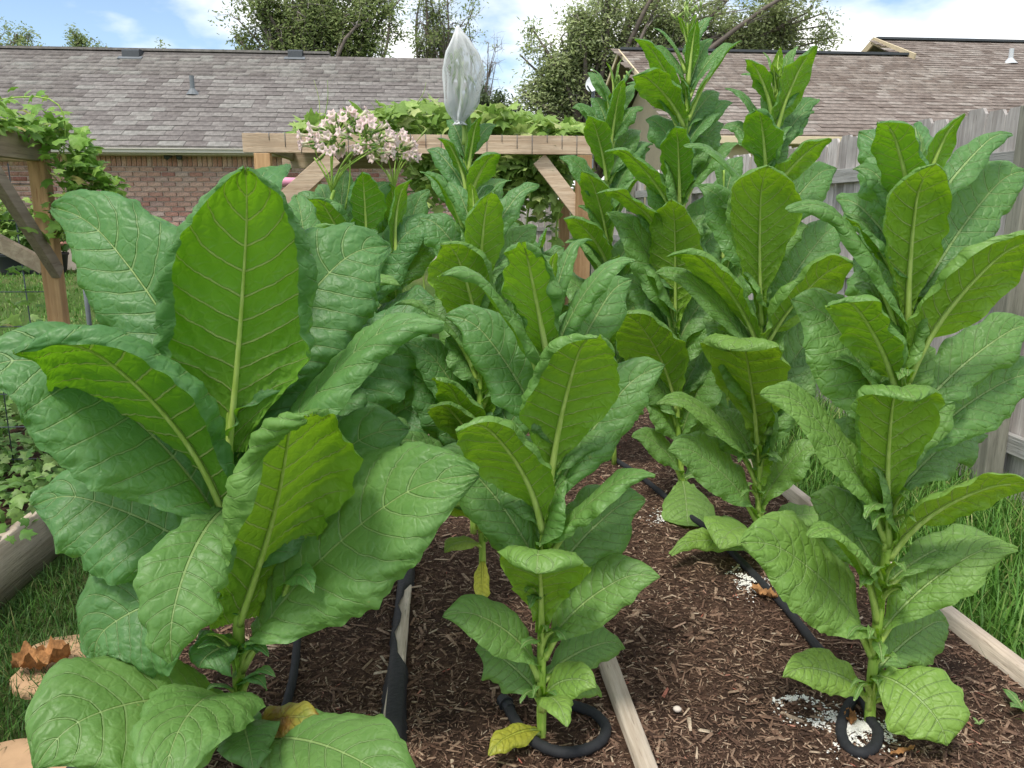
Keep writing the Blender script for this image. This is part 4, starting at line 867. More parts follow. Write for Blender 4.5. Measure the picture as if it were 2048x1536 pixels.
def inflorescence(plant, base_px, centre_px, rx, ry, n, seed, Y):
    r = np.random.default_rng(seed); b = at(*base_px, Y=Y); c = at(*centre_px, Y=Y); k = depth(c) / FPX
    knots = []
    for i in range(9):
        a = 2 * math.pi * i / 9 + r.uniform(-0.3, 0.3); e = r.uniform(0.3, 0.75)
        p = c + np.array([math.cos(a) * rx * k * e, math.sin(a) * rx * k * e * 0.8, r.uniform(-0.7, 0.2) * ry * k]); knots.append(p)
        m1 = b + (p - b) * 0.45 + np.array([0, 0, 0.012]) - np.array([p[0] - b[0], p[1] - b[1], 0]) * 0.12
        mb = MB(); mb.tube(smooth_path([b, m1, p], 8), np.linspace(0.0034, 0.0020, 8), 6); mb.build('flower_stalk', M['stem'], plant.root, True)
    for i in range(n):
        th = r.uniform(0, 2 * math.pi); ph = math.acos(r.uniform(-0.35, 1.0)); d = np.array([math.cos(th) * math.sin(ph), math.sin(th) * math.sin(ph), math.cos(ph)])
        tip = c + d * np.array([rx, rx * 0.8, ry]) * k * r.uniform(0.72, 1.0)
        dd = d * np.array([1.2, 1.2, 0.7]) + r.normal(0, 0.30, 3) + np.array([0, -0.30, 0.05]); dd /= np.linalg.norm(dd)
        s = r.uniform(0.85, 1.12); p = tip - dd * 0.045 * s
        kn = min(knots, key=lambda q: np.linalg.norm(q - p))
        o = link('flower', FM[i % 4], plant.root, tuple(p - ORG[plant.root.name])); q = Vector(dd).to_track_quat('Z', 'Y'); o.rotation_mode = 'QUATERNION'; o.rotation_quaternion = q; o.scale = (s, s, s)
        cx = link('calyx', CM, o)
        mb = MB(); mb.tube(smooth_path([kn, (kn + p) / 2 + np.array([0, 0, -0.004]), p - dd * 0.008], 5), [0.0016, 0.0014, 0.0012, 0.0012, 0.0014], 5); mb.build('flower_stalk', M['stem'], plant.root, True)
        if i % 2 == 0:
            e = kn + r.normal(0, 0.022, 3) + np.array([0, -0.005, 0.015]); g = e - kn; g /= np.linalg.norm(g) + 1e-6; g = g + d * 0.6; g /= np.linalg.norm(g); l = r.uniform(0.018, 0.036)
            mb = MB(); mb.tube([kn, e, e + g * l * 0.3, e + g * l * 0.45, e + g * l * 0.85, e + g * l], [0.0012, 0.0016, 0.0042, 0.0032, 0.0034, 0.0006], 7); mb.build('bud', M['bud'], plant.root, True)
inflorescence(AF, (664, 382), (695, 285), 102, 70, 74, 61, 2.75)
inflorescence(AG, (787, 385), (785, 305), 62, 48, 38, 62, 2.95)
for a, b2 in (((664, 384), (628, 315)), ((690, 420), (700, 320))):
    mb = MB(); mb.tube(smooth_path([at(*a, Y=2.75), at((a[0] + b2[0]) / 2 + 4, (a[1] + b2[1]) / 2, Y=2.73), at(*b2, Y=2.72)], 8), np.linspace(0.004, 0.0025, 8), 6); mb.build('flower_stalk', M['stem'], AF.root, True)

# white net bag over the flower head
def net_bag():
    Y = 2.72; prof = [(915, 52, 2), (917, 64, 8), (920, 82, 19), (924, 106, 32), (927, 132, 38), (928, 158, 36), (925, 185, 31), (924, 205, 27), (922, 222, 20), (920, 236, 12), (919, 244, 7), (919, 250, 11)]
    P = np.array(prof, float); n = 90; m = 60; t = np.linspace(0, len(P) - 1, n); X = np.interp(t, range(len(P)), P[:, 0]); Yp = np.interp(t, range(len(P)), P[:, 1]); Rr = np.interp(t, range(len(P)), P[:, 2])
    V = []
    for i in range(n):
        c = at(X[i], Yp[i], Y=Y); k = depth(c) / FPX; f = sst(np.array([Yp[i]]), 120, 200)[0]
        for j in range(m):
            a = 2 * math.pi * (j + 0.5 * (i % 2)) / m
            rr = Rr[i] * k * (1 + 0.10 * math.sin(3 * a + 1 + 0.07 * i) + 0.05 * math.sin(2 * a + 0.23 * i) + (0.06 + 0.20 * f) * math.sin(7 * a + 0.9 * math.sin(i * 0.10)) + (0.02 + 0.10 * f) * math.sin(13 * a + 0.05 * i))
            V.append(c + np.array([rr * math.cos(a), rr * math.sin(a) * 0.9, 0]))
    F = []
    for i in range(n - 2):          # diamonds
        for j in range(m):
            o = i % 2; F.append((i * m + j, (i + 1) * m + (j - 1 + o) % m, (i + 2) * m + j, (i + 1) * m + (j + o) % m))
    root = thing('net_bag', tuple(at(919, 244, Y=Y)), 'white net bag pulled over the flower head of a tobacco plant', 'bag')
    V = np.array(V); F = np.array(F)
    o = obj('netting', V, F, M['net'], root)
    w = o.modifiers.new('wire', 'WIREFRAME'); w.thickness = 0.0021; w.use_even_offset = False; w.use_relative_offset = False
    cx = at(919, 244, Y=Y); mb = MB(); pts = [cx + np.array([0.014 * math.cos(a), 0.014 * math.sin(a), 0.002 * math.sin(2 * a)]) for a in np.linspace(0, 2 * math.pi, 20)]
    mb.tube(pts, 0.0014, 6); mb.build('drawstring', M['net'], root, True)
net_bag(); buds(B3, 922, 120, 13, 16, 8, 0.007); buds(B3, 925, 150, 15, 10, 9, 0.007)
# ------------------------------------------------------------------ small things on the beds
def hose(name, pts, rad, label, n=80, coupling=None):
    P = smooth_path(pts, n); mb = MB(); mb.tube(P, rad * (1 + 0.05 * np.sin(np.arange(n) * 1.9)), 10)
    root = thing(name, tuple(P[0]), label, 'hose', 'soaker hoses'); mb.build('tube', M['rubber'], root, True)
    if coupling is not None:
        a, b = [np.array(q) for q in coupling]; d = b - a
        for f0, f1, rr in ((0, 0.45, 0.016), (0.45, 0.55, 0.019), (0.55, 1.0, 0.014)):
            mb = MB(); mb.tube([a + d * f0, a + d * (f0 * 0.5 + f1 * 0.5), a + d * f1], rr, 14); mb.build('coupling', M['tub'], root, False)
HZ = BZ + 0.018
g = lambda x, y: at(x, y, Z=HZ)
hose('soaker_hose', [g(1012, 1405), g(1030, 1440), g(1062, 1478), g(1110, 1502), g(1160, 1502), g(1200, 1484), g(1212, 1455), g(1190, 1428), g(1160, 1415), g(1120, 1405), g(1080, 1398)], 0.0125,
     'black soaker hose ring on the mulch round the front middle plant', 80, (g(1005, 1398), g(1020, 1418)))
hose('soaker_hose', [g(1706, 1398), g(1690, 1425), g(1682, 1460), g(1694, 1492), g(1722, 1506), g(1748, 1494), g(1756, 1464), g(1742, 1440), g(1728, 1400), g(1700, 1360), g(1640, 1300), g(1580, 1225), g(1535, 1178), g(1480, 1120), g(1420, 1062), g(1370, 1025), g(1300, 968), g(1270, 945), g(1200, 900)], 0.0125,
     'long black soaker hose along the right bed, looped at the front right plant', 150)
hose('soaker_hose', [g(545, 1490), g(560, 1450), g(575, 1400), g(590, 1330), g(600, 1200)], 0.011, 'black soaker hose under the huge front left plant', 40)
def powder(name, x, y, rx, ry, n, seed, label):
    r = np.random.default_rng(seed); c = at(x, y, Z=BZ + 0.012); V = []; F = []; k = 0
    rr = np.abs(r.normal(0, 0.75, n)); a = r.uniform(0, 6.283, n); lump = 1 + 0.35 * np.sin(3 * a + seed) + 0.2 * np.sin(5 * a)
    X = c[0] + rx * rr * lump * np.cos(a); Y = c[1] + ry * rr * lump * np.sin(a)
    hole = np.sin(X * 63 + seed) * np.sin(Y * 71) + 0.7 * np.sin(X * 131 + Y * 97) + r.normal(0, 0.45, n) < 0.5 - 0.6 * rr; X, Y, rr = X[hole], Y[hole], rr[hole]; n = len(X)
    Z = BZ + 0.010 * np.sin(5.1 * X + 1.3) * np.sin(3.7 * Y) + 0.006 * np.sin(11 * X + 7 * Y) + 0.008 + r.uniform(0, 0.004, n) - 0.004 * rr
    s = r.uniform(0.001, 0.0045, n); an = r.uniform(0, 6.28, n)
    base = np.stack([X, Y, Z], 1); P = []
    for q in range(5):
        t = an + q * 2 * math.pi / 5; P.append(base + np.stack([np.cos(t) * s * r.uniform(0.6, 1.2, n), np.sin(t) * s * r.uniform(0.6, 1.2, n), r.normal(0, 0.0008, n)], 1))
    P.append(base + np.array([0, 0, 1]) * (s * 0.5)[:, None])
    V = np.stack(P, 1).reshape(-1, 3); b = (np.arange(n) * 6)[:, None]; F = np.concatenate([b + np.array([[q, (q + 1) % 5, 5]]) for q in range(5)])
    tag(obj(name, V, F, M['powder'], None, True), label, 'powder', kind='stuff')
powder('white_powder', 1720, 1455, 0.085, 0.055, 5200, 1, 'white powder spread round the stem of the front right plant')
powder('white_powder', 1500, 1165, 0.05, 0.07, 1300, 2, 'white powder scattered beside the hose in the right bed')
powder('white_powder', 1330, 1035, 0.06, 0.05, 700, 3, 'faint white powder beside the hose far back in the right bed')
powder('white_powder', 1590, 1400, 0.06, 0.02, 500, 4, 'thin streak of white powder left of the front right plant')
def pebble(x, y, s, label, mat='stone', seed=1):
    r = np.random.default_rng(seed); c = at(x, y, Z=BZ + 0.015); V = []; n = 12
    for i in range(7):
        ph = math.pi * i / 6 
        for j in range(n):
            a = 2 * math.pi * j / n; q = 1 + r.normal(0, 0.07); V.append(c + s * q * np.array([math.sin(ph) * math.cos(a) * 1.1, math.sin(ph) * math.sin(a) * 0.9, math.cos(ph) * 0.7]))
    F = np.array([(i * n + j, i * n + (j + 1) % n, (i + 1) * n + (j + 1) % n, (i + 1) * n + j) for i in range(6) for j in range(n)])
    tag(obj('pebble', np.array(V), F, M[mat], None, True), label, 'stone', 'stones on the mulch')
pebble(1355, 1418, 0.010, 'pale round pebble on the mulch right of the bare board')
def curled_leaf(name, x, y, z, ln, wd, rot, label, seed, mat='dry', curl=1.2, lobes=0):
    r = np.random.default_rng(seed); c = at(x, y, Z=z); nu, nv = 18, 11; V = []
    for i in range(nu):
        u = i / (nu - 1); w = wd * math.sin(math.pi * min(1, u * 0.92 + 0.06)) ** 0.7 * (1 + lobes * 0.45 * abs(math.sin(u * 9)) - lobes * 0.2) * (1 + 0.18 * math.sin(u * 41 + seed) + r.normal(0, 0.03))
        for j in range(nv):
            v = j / (nv - 1) * 2 - 1; h = 0.004 + wd * curl * 0.30 * v * v + 0.14 * wd * math.sin(u * 13 + v * 4 + seed) * abs(v) + 0.12 * wd * math.sin(u * 29 - v * 11) + 0.25 * ln * curl * (u - 0.45) ** 2 + r.normal(0, 0.0006)
            px, py = (u - 0.5) * ln, v * w / 2 * (1 - 0.1 * curl); V.append(c + np.array([px * math.cos(rot) - py * math.sin(rot), px * math.sin(rot) + py * math.cos(rot), h]))
    i = np.arange(nu * nv).reshape(nu, nv); F = np.stack([i[:-1, :-1], i[:-1, 1:], i[1:, 1:], i[1:, :-1]], -1).reshape(-1, 4)
    tag(obj(name, np.array(V), F, M[mat], None, True), label, 'leaf', 'fallen dry leaves')
curled_leaf('fallen_leaf', 85, 1328, 0.05, 0.15, 0.10, 0.3, 'brown dead tree leaf lying in the path grass by the paver', 1, lobes=1)
curled_leaf('fallen_leaf', 1528, 1190, BZ + 0.02, 0.09, 0.04, -0.9, 'crumpled orange dry leaf on the long hose', 2, curl=0.9)
curled_leaf('fallen_leaf', 1700, 1440, BZ + 0.016, 0.05, 0.03, 1.2, 'small crumpled orange leaf inside the front right hose ring', 3, curl=1.0)
curled_leaf('fallen_leaf', 1805, 1505, BZ + 0.012, 0.07, 0.014, 0.25, 'thin tan dry sliver of leaf at the lower right', 4, curl=0.5)
def paver(x, y, rx, ry, label, seed):
    r = np.random.default_rng(seed); c = at(x, y, Z=0.03); n = 22; V = []
    rr = [1 + 0.10 * math.sin(3 * a + seed) + 0.06 * math.sin(5 * a + 1) + r.normal(0, 0.025) for a in np.linspace(0, 2 * math.pi, n, endpoint=False)]
    for z, s in ((0.0, 1.0), (0.026, 1.0), (0.031, 0.975), (0.032, 0.6)):
        for j in range(n):
            a = 2 * math.pi * j / n; V.append((c[0] + rx * rr[j] * s * math.cos(a), c[1] + ry * rr[j] * s * math.sin(a), z + (r.normal(0, 0.0012) if z > 0.03 else 0)))
    F = [(i * n + j, i * n + (j + 1) % n, (i + 1) * n + (j + 1) % n, (i + 1) * n + j) for i in range(3) for j in range(n)] 
    V.append((c[0], c[1], 0.032)); T = [(3 * n + j, 3 * n + (j + 1) % n, 4 * n) for j in range(n)]
    tag(obj('stepping_stone', np.array(V), [np.array(F), np.array(T)], M['flag'], None, False), label, 'paver', 'stepping stones in the path')
paver(165, 1318, 0.20, 0.16, 'orange sandstone stepping stone in the grass beside the dead leaf', 1)
paver(60, 1535, 0.22, 0.12, 'orange sandstone stepping stone cut by the lower left corner', 2)

for x_, y_, s_, lab in ((2046, 1415, 0.05, 'small green seedling leaf sprouting at the right edge of the mulch'), (1958, 1442, 0.016, 'tiny green sprout on the mulch right of the front right plant')):
    b_ = at(x_, y_ + 8, Z=BZ + 0.005); root = thing('seedling', tuple(b_), lab, 'plant', 'seedlings on the mulch')
    for a_ in (R(200), R(20), R(110)):
        V, F, luv, met, vt, rdg = leaf_arrays(b_, b_ + np.array([math.cos(a_) * s_, math.sin(a_) * s_, s_ * 0.6]), s_ * 0.6, bend=0.9, seed=int(x_ + a_ * 10))
        n = len(V); obj('leaf', V, F, M['leaf'], root, True, {'luv': luv, 'lmet': met, 'veint': vt, 'tone': np.full(n, 0.3), 'yellow': np.zeros(n), 'crk': np.full(n, 0.5)})
# ------------------------------------------------------------------ left raised bed with ground cover, trellis and vine
lb = thing('left_raised_bed', (-1.57, 3.4, 0), 'wooden raised bed full of ground cover at the left edge', 'raised bed')
for z0, z1, sd in ((0.004, 0.225, 1),):
    V, F = board_mesh(-1.57, 1.6, 5.0, z0, z1, 0.04, 20 + sd); obj('side_board', V, F, M['plank'], lb)
mb = MB(); mb.box((-2.6, 5.02, 0.113), (2.1, 0.04, 0.22)); mb.build('end_board', M['brace'], lb)
mb = MB(); mb.box((-2.6, 3.3, 0.09), (2.0, 3.36, 0.17)); mb.build('soil', M['soil'], lb)
LOBE = {}
def leaf_shape(kind):
    if kind == 'lobed':
        pts = [(0, 0), (-.22, -.06), (-.5, .05), (-.36, .30), (-.52, .62), (-.22, .62), (0, 1.0), (.22, .62), (.52, .62), (.36, .30), (.5, .05), (.22, -.06)]
    elif kind == 'diamond':
        pts = [(0, 0), (-.24, .5), (0, 1.0), (.24, .5)]
    elif kind == 'heart':
        pts = [(0, 0), (-.25, -.10), (-.46, .10), (-.44, .42), (-.22, .75), (0, 1.0), (.22, .75), (.44, .42), (.46, .10), (.25, -.10)]
    else:
        pts = [(0, 0), (-.22, .25), (-.25, .5), (-.13, .8), (0, 1), (.13, .8), (.25, .5), (.22, .25)]
    return np.array(pts)
def leaf_cloud(P, size, seed, kind='lobed', droop=0.4, facing=None):
    """many small leaves with a raised fold along the midrib; returns V, F(tri), rnd"""
    r = np.random.default_rng(seed); S = leaf_shape(kind); n = len(P); k = len(S)
    Vs = []; 
    a = r.uniform(0, 2 * math.pi, n); el = r.normal(0.1, 0.5, n) - droop * 0.3
    d = np.stack([np.cos(a) * np.cos(el), np.sin(a) * np.cos(el), np.sin(el)], 1)
    up = np.stack([r.normal(0, 0.5, n), r.normal(0, 0.5, n) - 0.35, np.ones(n)], 1); s = np.cross(d, up); s /= np.linalg.norm(s, axis=1)[:, None]; nn = np.cross(s, d)
    sz = size * r.uniform(0.55, 1.15, n)[:, None]
    for x, y in S:
        Vs.append(P + (s * x + d * y + nn * (-0.35 * abs(x) - 0.25 * y * y)) * sz)
    Vs.append(P + (d * 0.42 - nn * 0.0) * sz)
    V = np.stack(Vs, 1).reshape(-1, 3); b = (np.arange(n) * (k + 1))[:, None]
    F = np.concatenate([b + np.array([[j, (j + 1) % k, k]]) for j in range(k)])
    return V, F, np.repeat(r.random(n), k + 1)
def shared_leaf(kind, mat, seed, size=1.0):
    r = np.random.default_rng(seed); S = leaf_shape(kind); k = len(S)
    V = [(x, y, -0.35 * abs(x) - 0.25 * y * y + r.normal(0, 0.02)) for x, y in S] + [(0, 0.42, 0.0)]
    return np_mesh('leaf', np.array(V) * size, np.array([[j, (j + 1) % k, k] for j in range(k)]), mat, True)
def scatter_leaves(parent, P, size, mat, kind, seed, nmax=300):
    """the nearest leaves are single parts that share meshes, the rest is one part"""
    P = np.asarray(P); r = np.random.default_rng(seed); order = np.argsort(P[:, 1]); near, far = P[order[:nmax]], P[order[nmax:]]
    ms = [shared_leaf(kind, mat, seed + q) for q in range(4)]
    for i, p in enumerate(near):
        o = link('leaf', ms[i % 4], parent, tuple(p - ORG[parent.name])); s = size * r.uniform(0.6, 1.15)
        o.rotation_euler = (r.normal(-0.15, 0.5), r.normal(0, 0.5), r.uniform(0, 6.283)); o.scale = (s, s, s)
    if len(far):
        V, F, rn = leaf_cloud(far, size, seed, kind); tag(obj('foliage', V, F, mat, parent, True, {'rnd': rn}), kind='stuff')
r = np.random.default_rng(77)
n = 4200; P = np.stack([r.uniform(-3.4, -1.50, n), 1.9 + 3.1 * r.random(n), np.zeros(n)], 1); P[:, 2] = 0.20 + 0.16 * r.random(n) * (0.4 + 0.6 * np.sin(P[:, 0] * 3 + P[:, 1] * 2) ** 2)
V, F, rn = leaf_cloud(P, 0.062, 5, 'lobed'); o = obj('ground_cover', V, F, M['cover'], None, True, {'rnd': rn}); tag(o, 'pale green leafy ground cover filling the left raised bed', 'ground cover', kind='stuff')

TX = -1.63
tr = thing('trellis_frame', (TX, 3.47, 0), 'wooden trellis frame with orange post at the left edge', 'trellis')
mb = MB(); mb.box((TX, 3.47, 0.80), (0.066, 0.060, 1.54)); mb.build('post', M['post'], tr, False, 0.004)
mb = MB(); mb.box((TX + 0.002, 2.75, 1.605), (0.040, 1.58, 0.105)); mb.build('beam', M['beam_y'], tr, False, 0.003)
mb = MB(); mb.box((TX - 0.60, 3.50, 1.60), (1.15, 0.04, 0.09)); mb.build('beam', M['beam'], tr, False, 0.003)
mb = MB(); mb.bar((TX + 0.03, 3.00, 1.56), (TX + 0.03, 3.45, 1.10), 0.060, 0.036, (1, 0, 0)); mb.build('brace', M['brace'], tr, False, 0.003)
mb = MB(); mb.bar((TX - 0.62, 3.52, 1.46), (TX - 0.05, 3.52, 1.12), 0.036, 0.065); mb.build('brace', M['brace'], tr, False, 0.003)
mb = MB(); mb.box((TX - 1.20, 3.47, 0.80), (0.089, 0.089, 1.54)); mb.build('post', M['post'], tr, False, 0.004)
wp = thing('wire_panel', (TX - 0.65, 3.56, 0.0), 'grey wire mesh panel across the left trellis', 'wire panel')
for k in range(9):
    x = TX - 0.02 - k * 0.152; mb = MB(); mb.tube([(x, 3.57, 0.2), (x + 0.003, 3.572, 0.9), (x, 3.57, 1.55)], 0.0026, 6); mb.build('wire', M['wire'], wp, True)
for k in range(9):
    z = 0.25 + 0.152 * k; mb = MB(); mb.tube([(TX, 3.566, z), (TX - 0.6, 3.566, z + 0.003), (TX - 1.3, 3.566, z)], 0.0026, 6); mb.build('wire', M['wire'], wp, True)
# vine on the left trellis
lv = thing('climbing_vine', (TX - 0.3, 3.3, 0.2), 'bright green vine sprawling over the left trellis beam', 'vine')
P = []
for k in range(850):
    x = r.uniform(-2.6, TX + 0.10); y = r.uniform(2.7, 3.6); t = (x + 2.6) / 1.05
    P.append((x, y, 1.64 + abs(r.normal(0, 0.13)) * (1.35 - 0.75 * t)))
for k in range(300):                                   # the part hanging past the beam end
    t = r.random(); P.append((TX + 0.05 + 0.12 * math.sin(t * 3.0) + r.normal(0, 0.045), 3.47 + r.normal(0, 0.10), 1.72 - 0.46 * t + r.normal(0, 0.03)))
for k in range(60):
    t = r.random(); p = at(150 + 90 * t + r.normal(0, 10), 330 + 80 * t + r.normal(0, 12), Y=3.4); P.append(tuple(p))
for k in range(160):
    P.append((r.uniform(-2.8, TX - 0.12), 3.56 + r.normal(0, 0.05), r.uniform(0.75, 1.5)))
P = np.array(P); scatter_leaves(lv, P, 0.062, M['vine_light'], 'lobed', 91, 300)
for k in range(7):
    q = [(TX + r.uniform(-0.7, 0.1), r.uniform(2.9, 3.5), 1.66), (TX + r.uniform(-0.3, 0.15), 3.45, 1.70 + r.uniform(0, 0.12)), (TX + 0.10 + r.uniform(-.05, .1), 3.46, 1.5), (TX + r.uniform(0.02, 0.2), 3.42, 1.15 + r.uniform(0, 0.25))]
    mb = MB(); mb.tube(smooth_path(q, 24), np.linspace(0.004, 0.0015, 24), 5); mb.build('stem', M['stem'], lv, True)
# weedy plant by the panel
def weed(x, y, Y, h, n, size, label, seed, mat='cover', kind='lobed', z0=0.2):
    rr = np.random.default_rng(seed); b = at(x, y, Y=Y); b[2] = z0; root = thing('leafy_plant', tuple(b), label, 'plant', 'small plants behind the wire')
    for k in range(5):
        e = b + np.array([rr.normal(0, h * 0.25), rr.normal(0, h * 0.2), h * rr.uniform(0.6, 1.0)]); mb = MB(); mb.tube(smooth_path([b, (b + e) / 2 + rr.normal(0, 0.02, 3), e], 7), np.linspace(0.004, 0.0015, 7), 5); mb.build('stem', M['stem'], root, True)
        Q = b + (e - b) * rr.uniform(0.35, 1.0, (n, 1)) + rr.normal(0, h * 0.11, (n, 3)); V, F, rn = leaf_cloud(Q, size, seed + k, kind); tag(obj('foliage', V, F, M[mat], root, True, {'rnd': rn}), kind='stuff')
weed(60, 700, 4.6, 0.65, 26, 0.06, 'thin leafy plant standing behind the wire panel', 3)
weed(45, 540, 13.9, 1.0, 160, 0.12, 'bushy garden plant in a black tub by the brick wall', 5, 'vine', 'lobed', 0.55)
weed(95, 540, 14.0, 0.9, 140, 0.12, 'low bush in a black tub next to the bushy one by the wall', 6, 'cover', 'lobed', 0.55)
for x, lb_ in ((40, 'black plastic tub holding the bushy plant by the wall'), (98, 'black plastic tub holding the low bush by the wall')):
    p = at(x, 548, Y=13.95); n = 20; V = []
    for z, q in ((0.0, 0.27), (0.30, 0.32), (0.32, 0.34), (0.35, 0.34), (0.35, 0.31), (0.28, 0.30)):
        for j in range(n): V.append((p[0] + q * math.cos(2 * math.pi * j / n), p[1] + q * math.sin(2 * math.pi * j / n), z + 0.33))
    F = np.array([(i * n + j, i * n + (j + 1) % n, (i + 1) * n + (j + 1) % n, (i + 1) * n + j) for i in range(5) for j in range(n)])
    tag(obj('plant_tub', np.array(V), F, M['tub'], None, True), lb_, 'tub', 'tubs by the wall')

# ------------------------------------------------------------------ pergola with vine
PY = 6.3
pg = thing('pergola', tuple(np.append(at(525, 300, Y=PY)[:2], 0)), 'wooden pergola frame with a long front beam behind the tobacco', 'pergola')
bl, br = at(486, 287, Y=PY), at(1190, 290, Y=PY); zb = (bl[2] + br[2]) / 2 + 0.0
mb = MB(); mb.box(((bl[0] + br[0]) / 2, PY, zb), (br[0] - bl[0], 0.04, 0.14)); mb.build('beam', M['beam'], pg, False, 0.003)
ztop = zb - 0.074
for px in (525, 1168):
    p = at(px, 300, Y=PY + 0.02); mb = MB(); mb.box((p[0], PY + 0.024, ztop / 2), (0.12, 0.089, ztop)); mb.build('post', M['post'], pg, False, 0.004)
for px in (628, 1130):
    p = at(px, 300, Y=PY + 1.5); mb = MB(); mb.box((p[0], PY + 1.5, 0.89), (0.10, 0.089, 1.78)); mb.build('post', M['post'], pg, False, 0.004)
a, b = at(600, 322, Y=PY + 1.5), at(1150, 322, Y=PY + 1.5)
mb = MB(); mb.box(((a[0] + b[0]) / 2, PY + 1.43, a[2]), (b[0] - a[0] + 0.3, 0.04, 0.14)); mb.build('beam', M['beam'], pg, False, 0.003)
mb = MB(); mb.bar(at(560, 410, Y=PY - 0.045), at(668, 312, Y=PY - 0.045), 0.038, 0.135); mb.build('brace', M['beam'], pg, False, 0.003)
mb = MB(); mb.bar(at(1078, 318, Y=PY + 0.05), at(1160, 425, Y=PY + 0.05), 0.038, 0.12); mb.build('brace', M['beam'], pg, False, 0.003)
for px in (515, 1175):
    p = at(px, 287, Y=PY); mb = MB(); mb.box((p[0], PY + 0.75, zb + 0.02), (0.04, 1.4, 0.12)); mb.build('side_rail', M['beam_y'], pg, False, 0.003)
def brick_less(): pass
for k in range(22):     # wire staples / mesh ends along the beam top
    x = bl[0] + 0.2 + k * 0.118
    if x > br[0]: break
    mb = MB(); mb.tube([(x, PY - 0.024, zb + 0.02 - 0.05 * (k % 3)), (x, PY - 0.024, zb + 0.074), (x, PY + 0.1, zb + 0.078)], 0.0022, 5); mb.build('wire', M['wire'], pg, True)
pv = thing('climbing_vine', tuple(np.append(at(900, 300, Y=PY + 0.8)[:2], 0)), 'light green vine mounded over the pergola roof', 'vine')
P = []; r = np.random.default_rng(101)
def topline(px):
    return np.interp(px, [590, 625, 660, 720, 780, 840, 890, 960, 1010, 1060, 1120, 1180], [262, 232, 238, 222, 206, 196, 204, 206, 210, 226, 244, 254])
for k in range(2100):
    px = r.uniform(596, 1188); Y = PY + 0.05 + 1.5 * r.random(); ty = topline(px); yb = 272
    py = ty + (yb - ty) * r.random() ** 0.7; p = at(px, py, Y=Y)
    P.append(p)
for k in range(1000):
    px = r.choice([r.normal(1040, 45), r.normal(860, 18), r.normal(1110, 25)], p=[0.6, 0.2, 0.2]); P.append(at(px, 300 + abs(r.normal(0, 55)), Y=PY + r.uniform(0.1, 0.9)))
scatter_leaves(pv, np.array(P), 0.13, M['vine'], 'lobed', 111, 300)
for (x0, y0, x1, y1) in ((640, 240, 628, 160), (648, 238, 655, 160), (835, 205, 852, 165), (750, 225, 742, 205), (600, 262, 585, 245)):
    mb = MB(); mb.tube(smooth_path([at(x0, y0, Y=PY + 0.1), at((x0 + x1) / 2 + 4, (y0 + y1) / 2, Y=PY + 0.1), at(x1, y1, Y=PY + 0.1)], 10), np.linspace(0.004, 0.0015, 10), 5); mb.build('tendril', M['vine'], pv, True)
for k in range(8):
    px = r.uniform(850, 1150); mb = MB(); mb.tube(smooth_path([at(px, 280, Y=PY + 0.3), at(px + r.normal(0, 15), 360, Y=PY + 0.4), at(px + r.normal(0, 25), 460, Y=PY + 0.5), np.append(at(px, 460, Y=PY + 0.5)[:2], 0.0)], 16), 0.008, 6); mb.build('stem', M['stem'], pv, True)

# ------------------------------------------------------------------ fence on the right
FX = 2.66
fence = thing('wooden_fence', (FX, 3.0, 0), 'weathered grey picket fence along the right side of the garden', 'fence')
def picket_mesh(w, h, seed):
    rr = np.random.default_rng(seed); c = 0.028; t = 0.008
    prof = [(-w / 2, 0.02), (w / 2, 0.02), (w / 2, h - c - 0.01), (w / 2 - c * 0.8, h), (-w / 2 + c * 0.8, h), (-w / 2, h - c)]
    V = [(-t, y, z) for y, z in prof] + [(t, y, z) for y, z in prof]
    mb = MB(); mb.add(V, [tuple(range(5, -1, -1)), tuple(range(6, 12))] + [(j, (j + 1) % 6, (j + 1) % 6 + 6, j + 6) for j in range(6)])
    me = bpy.data.meshes.new('picket'); me.from_pydata(np.array(mb.v[0]).tolist(), [], mb.q); me.update(); me.materials.append(M['fence']); return me
PMs = [picket_mesh(0.136, 1.83, 1), picket_mesh(0.130, 1.82, 2), picket_mesh(0.140, 1.845, 3)]
y = 2.62; k = 0; rr = np.random.default_rng(5)
while y < 17.5:
    o = link('picket', PMs[k % 3], fence, (rr.normal(0, 0.003), y - 3.0, rr.normal(0, 0.008))); o.rotation_euler = (rr.normal(0, 0.004), rr.normal(0, 0.006), rr.normal(0, 0.02)); y += 0.1435 + abs(rr.normal(0, 0.0025)); k += 1
for z in (0.30, 0.98, 1.58):
    yy = 2.07
    while yy < 17.4:
        mb = MB(); mb.box((FX - 0.030, yy + 1.2, z), (0.038, 2.395, 0.088)); mb.build('rail', M['fence_rail'], fence, False, 0.003); yy += 2.4
for yy in (3.27, 5.67, 8.07, 10.47, 12.87, 15.27, 17.5):
    mb = MB(); mb.box((FX - 0.098, yy, 0.90), (0.092, 0.092, 1.80)); mb.build('post', M['fence_post'], fence, False, 0.004)

bf = thing('wooden_fence', (1.0, 17.62, 0), 'grey picket fence across the back beyond the pergola', 'fence')
x = eRb = -0.9; k = 0
while x < 2.62:
    o = link('picket', PMs[k % 3], bf, (x - 1.0, rr.normal(0, 0.003), rr.normal(0, 0.008))); o.rotation_euler = (0, rr.normal(0, 0.004), R(90) + rr.normal(0, 0.02)); x += 0.1435 + abs(rr.normal(0, 0.0025)); k += 1
for z in (0.30, 0.98, 1.58):
    mb = MB(); mb.box((0.86, 17.62 - 0.03, z), (3.5, 0.038, 0.088)); mb.build('rail', M['fence_rail'], bf, False, 0.003)
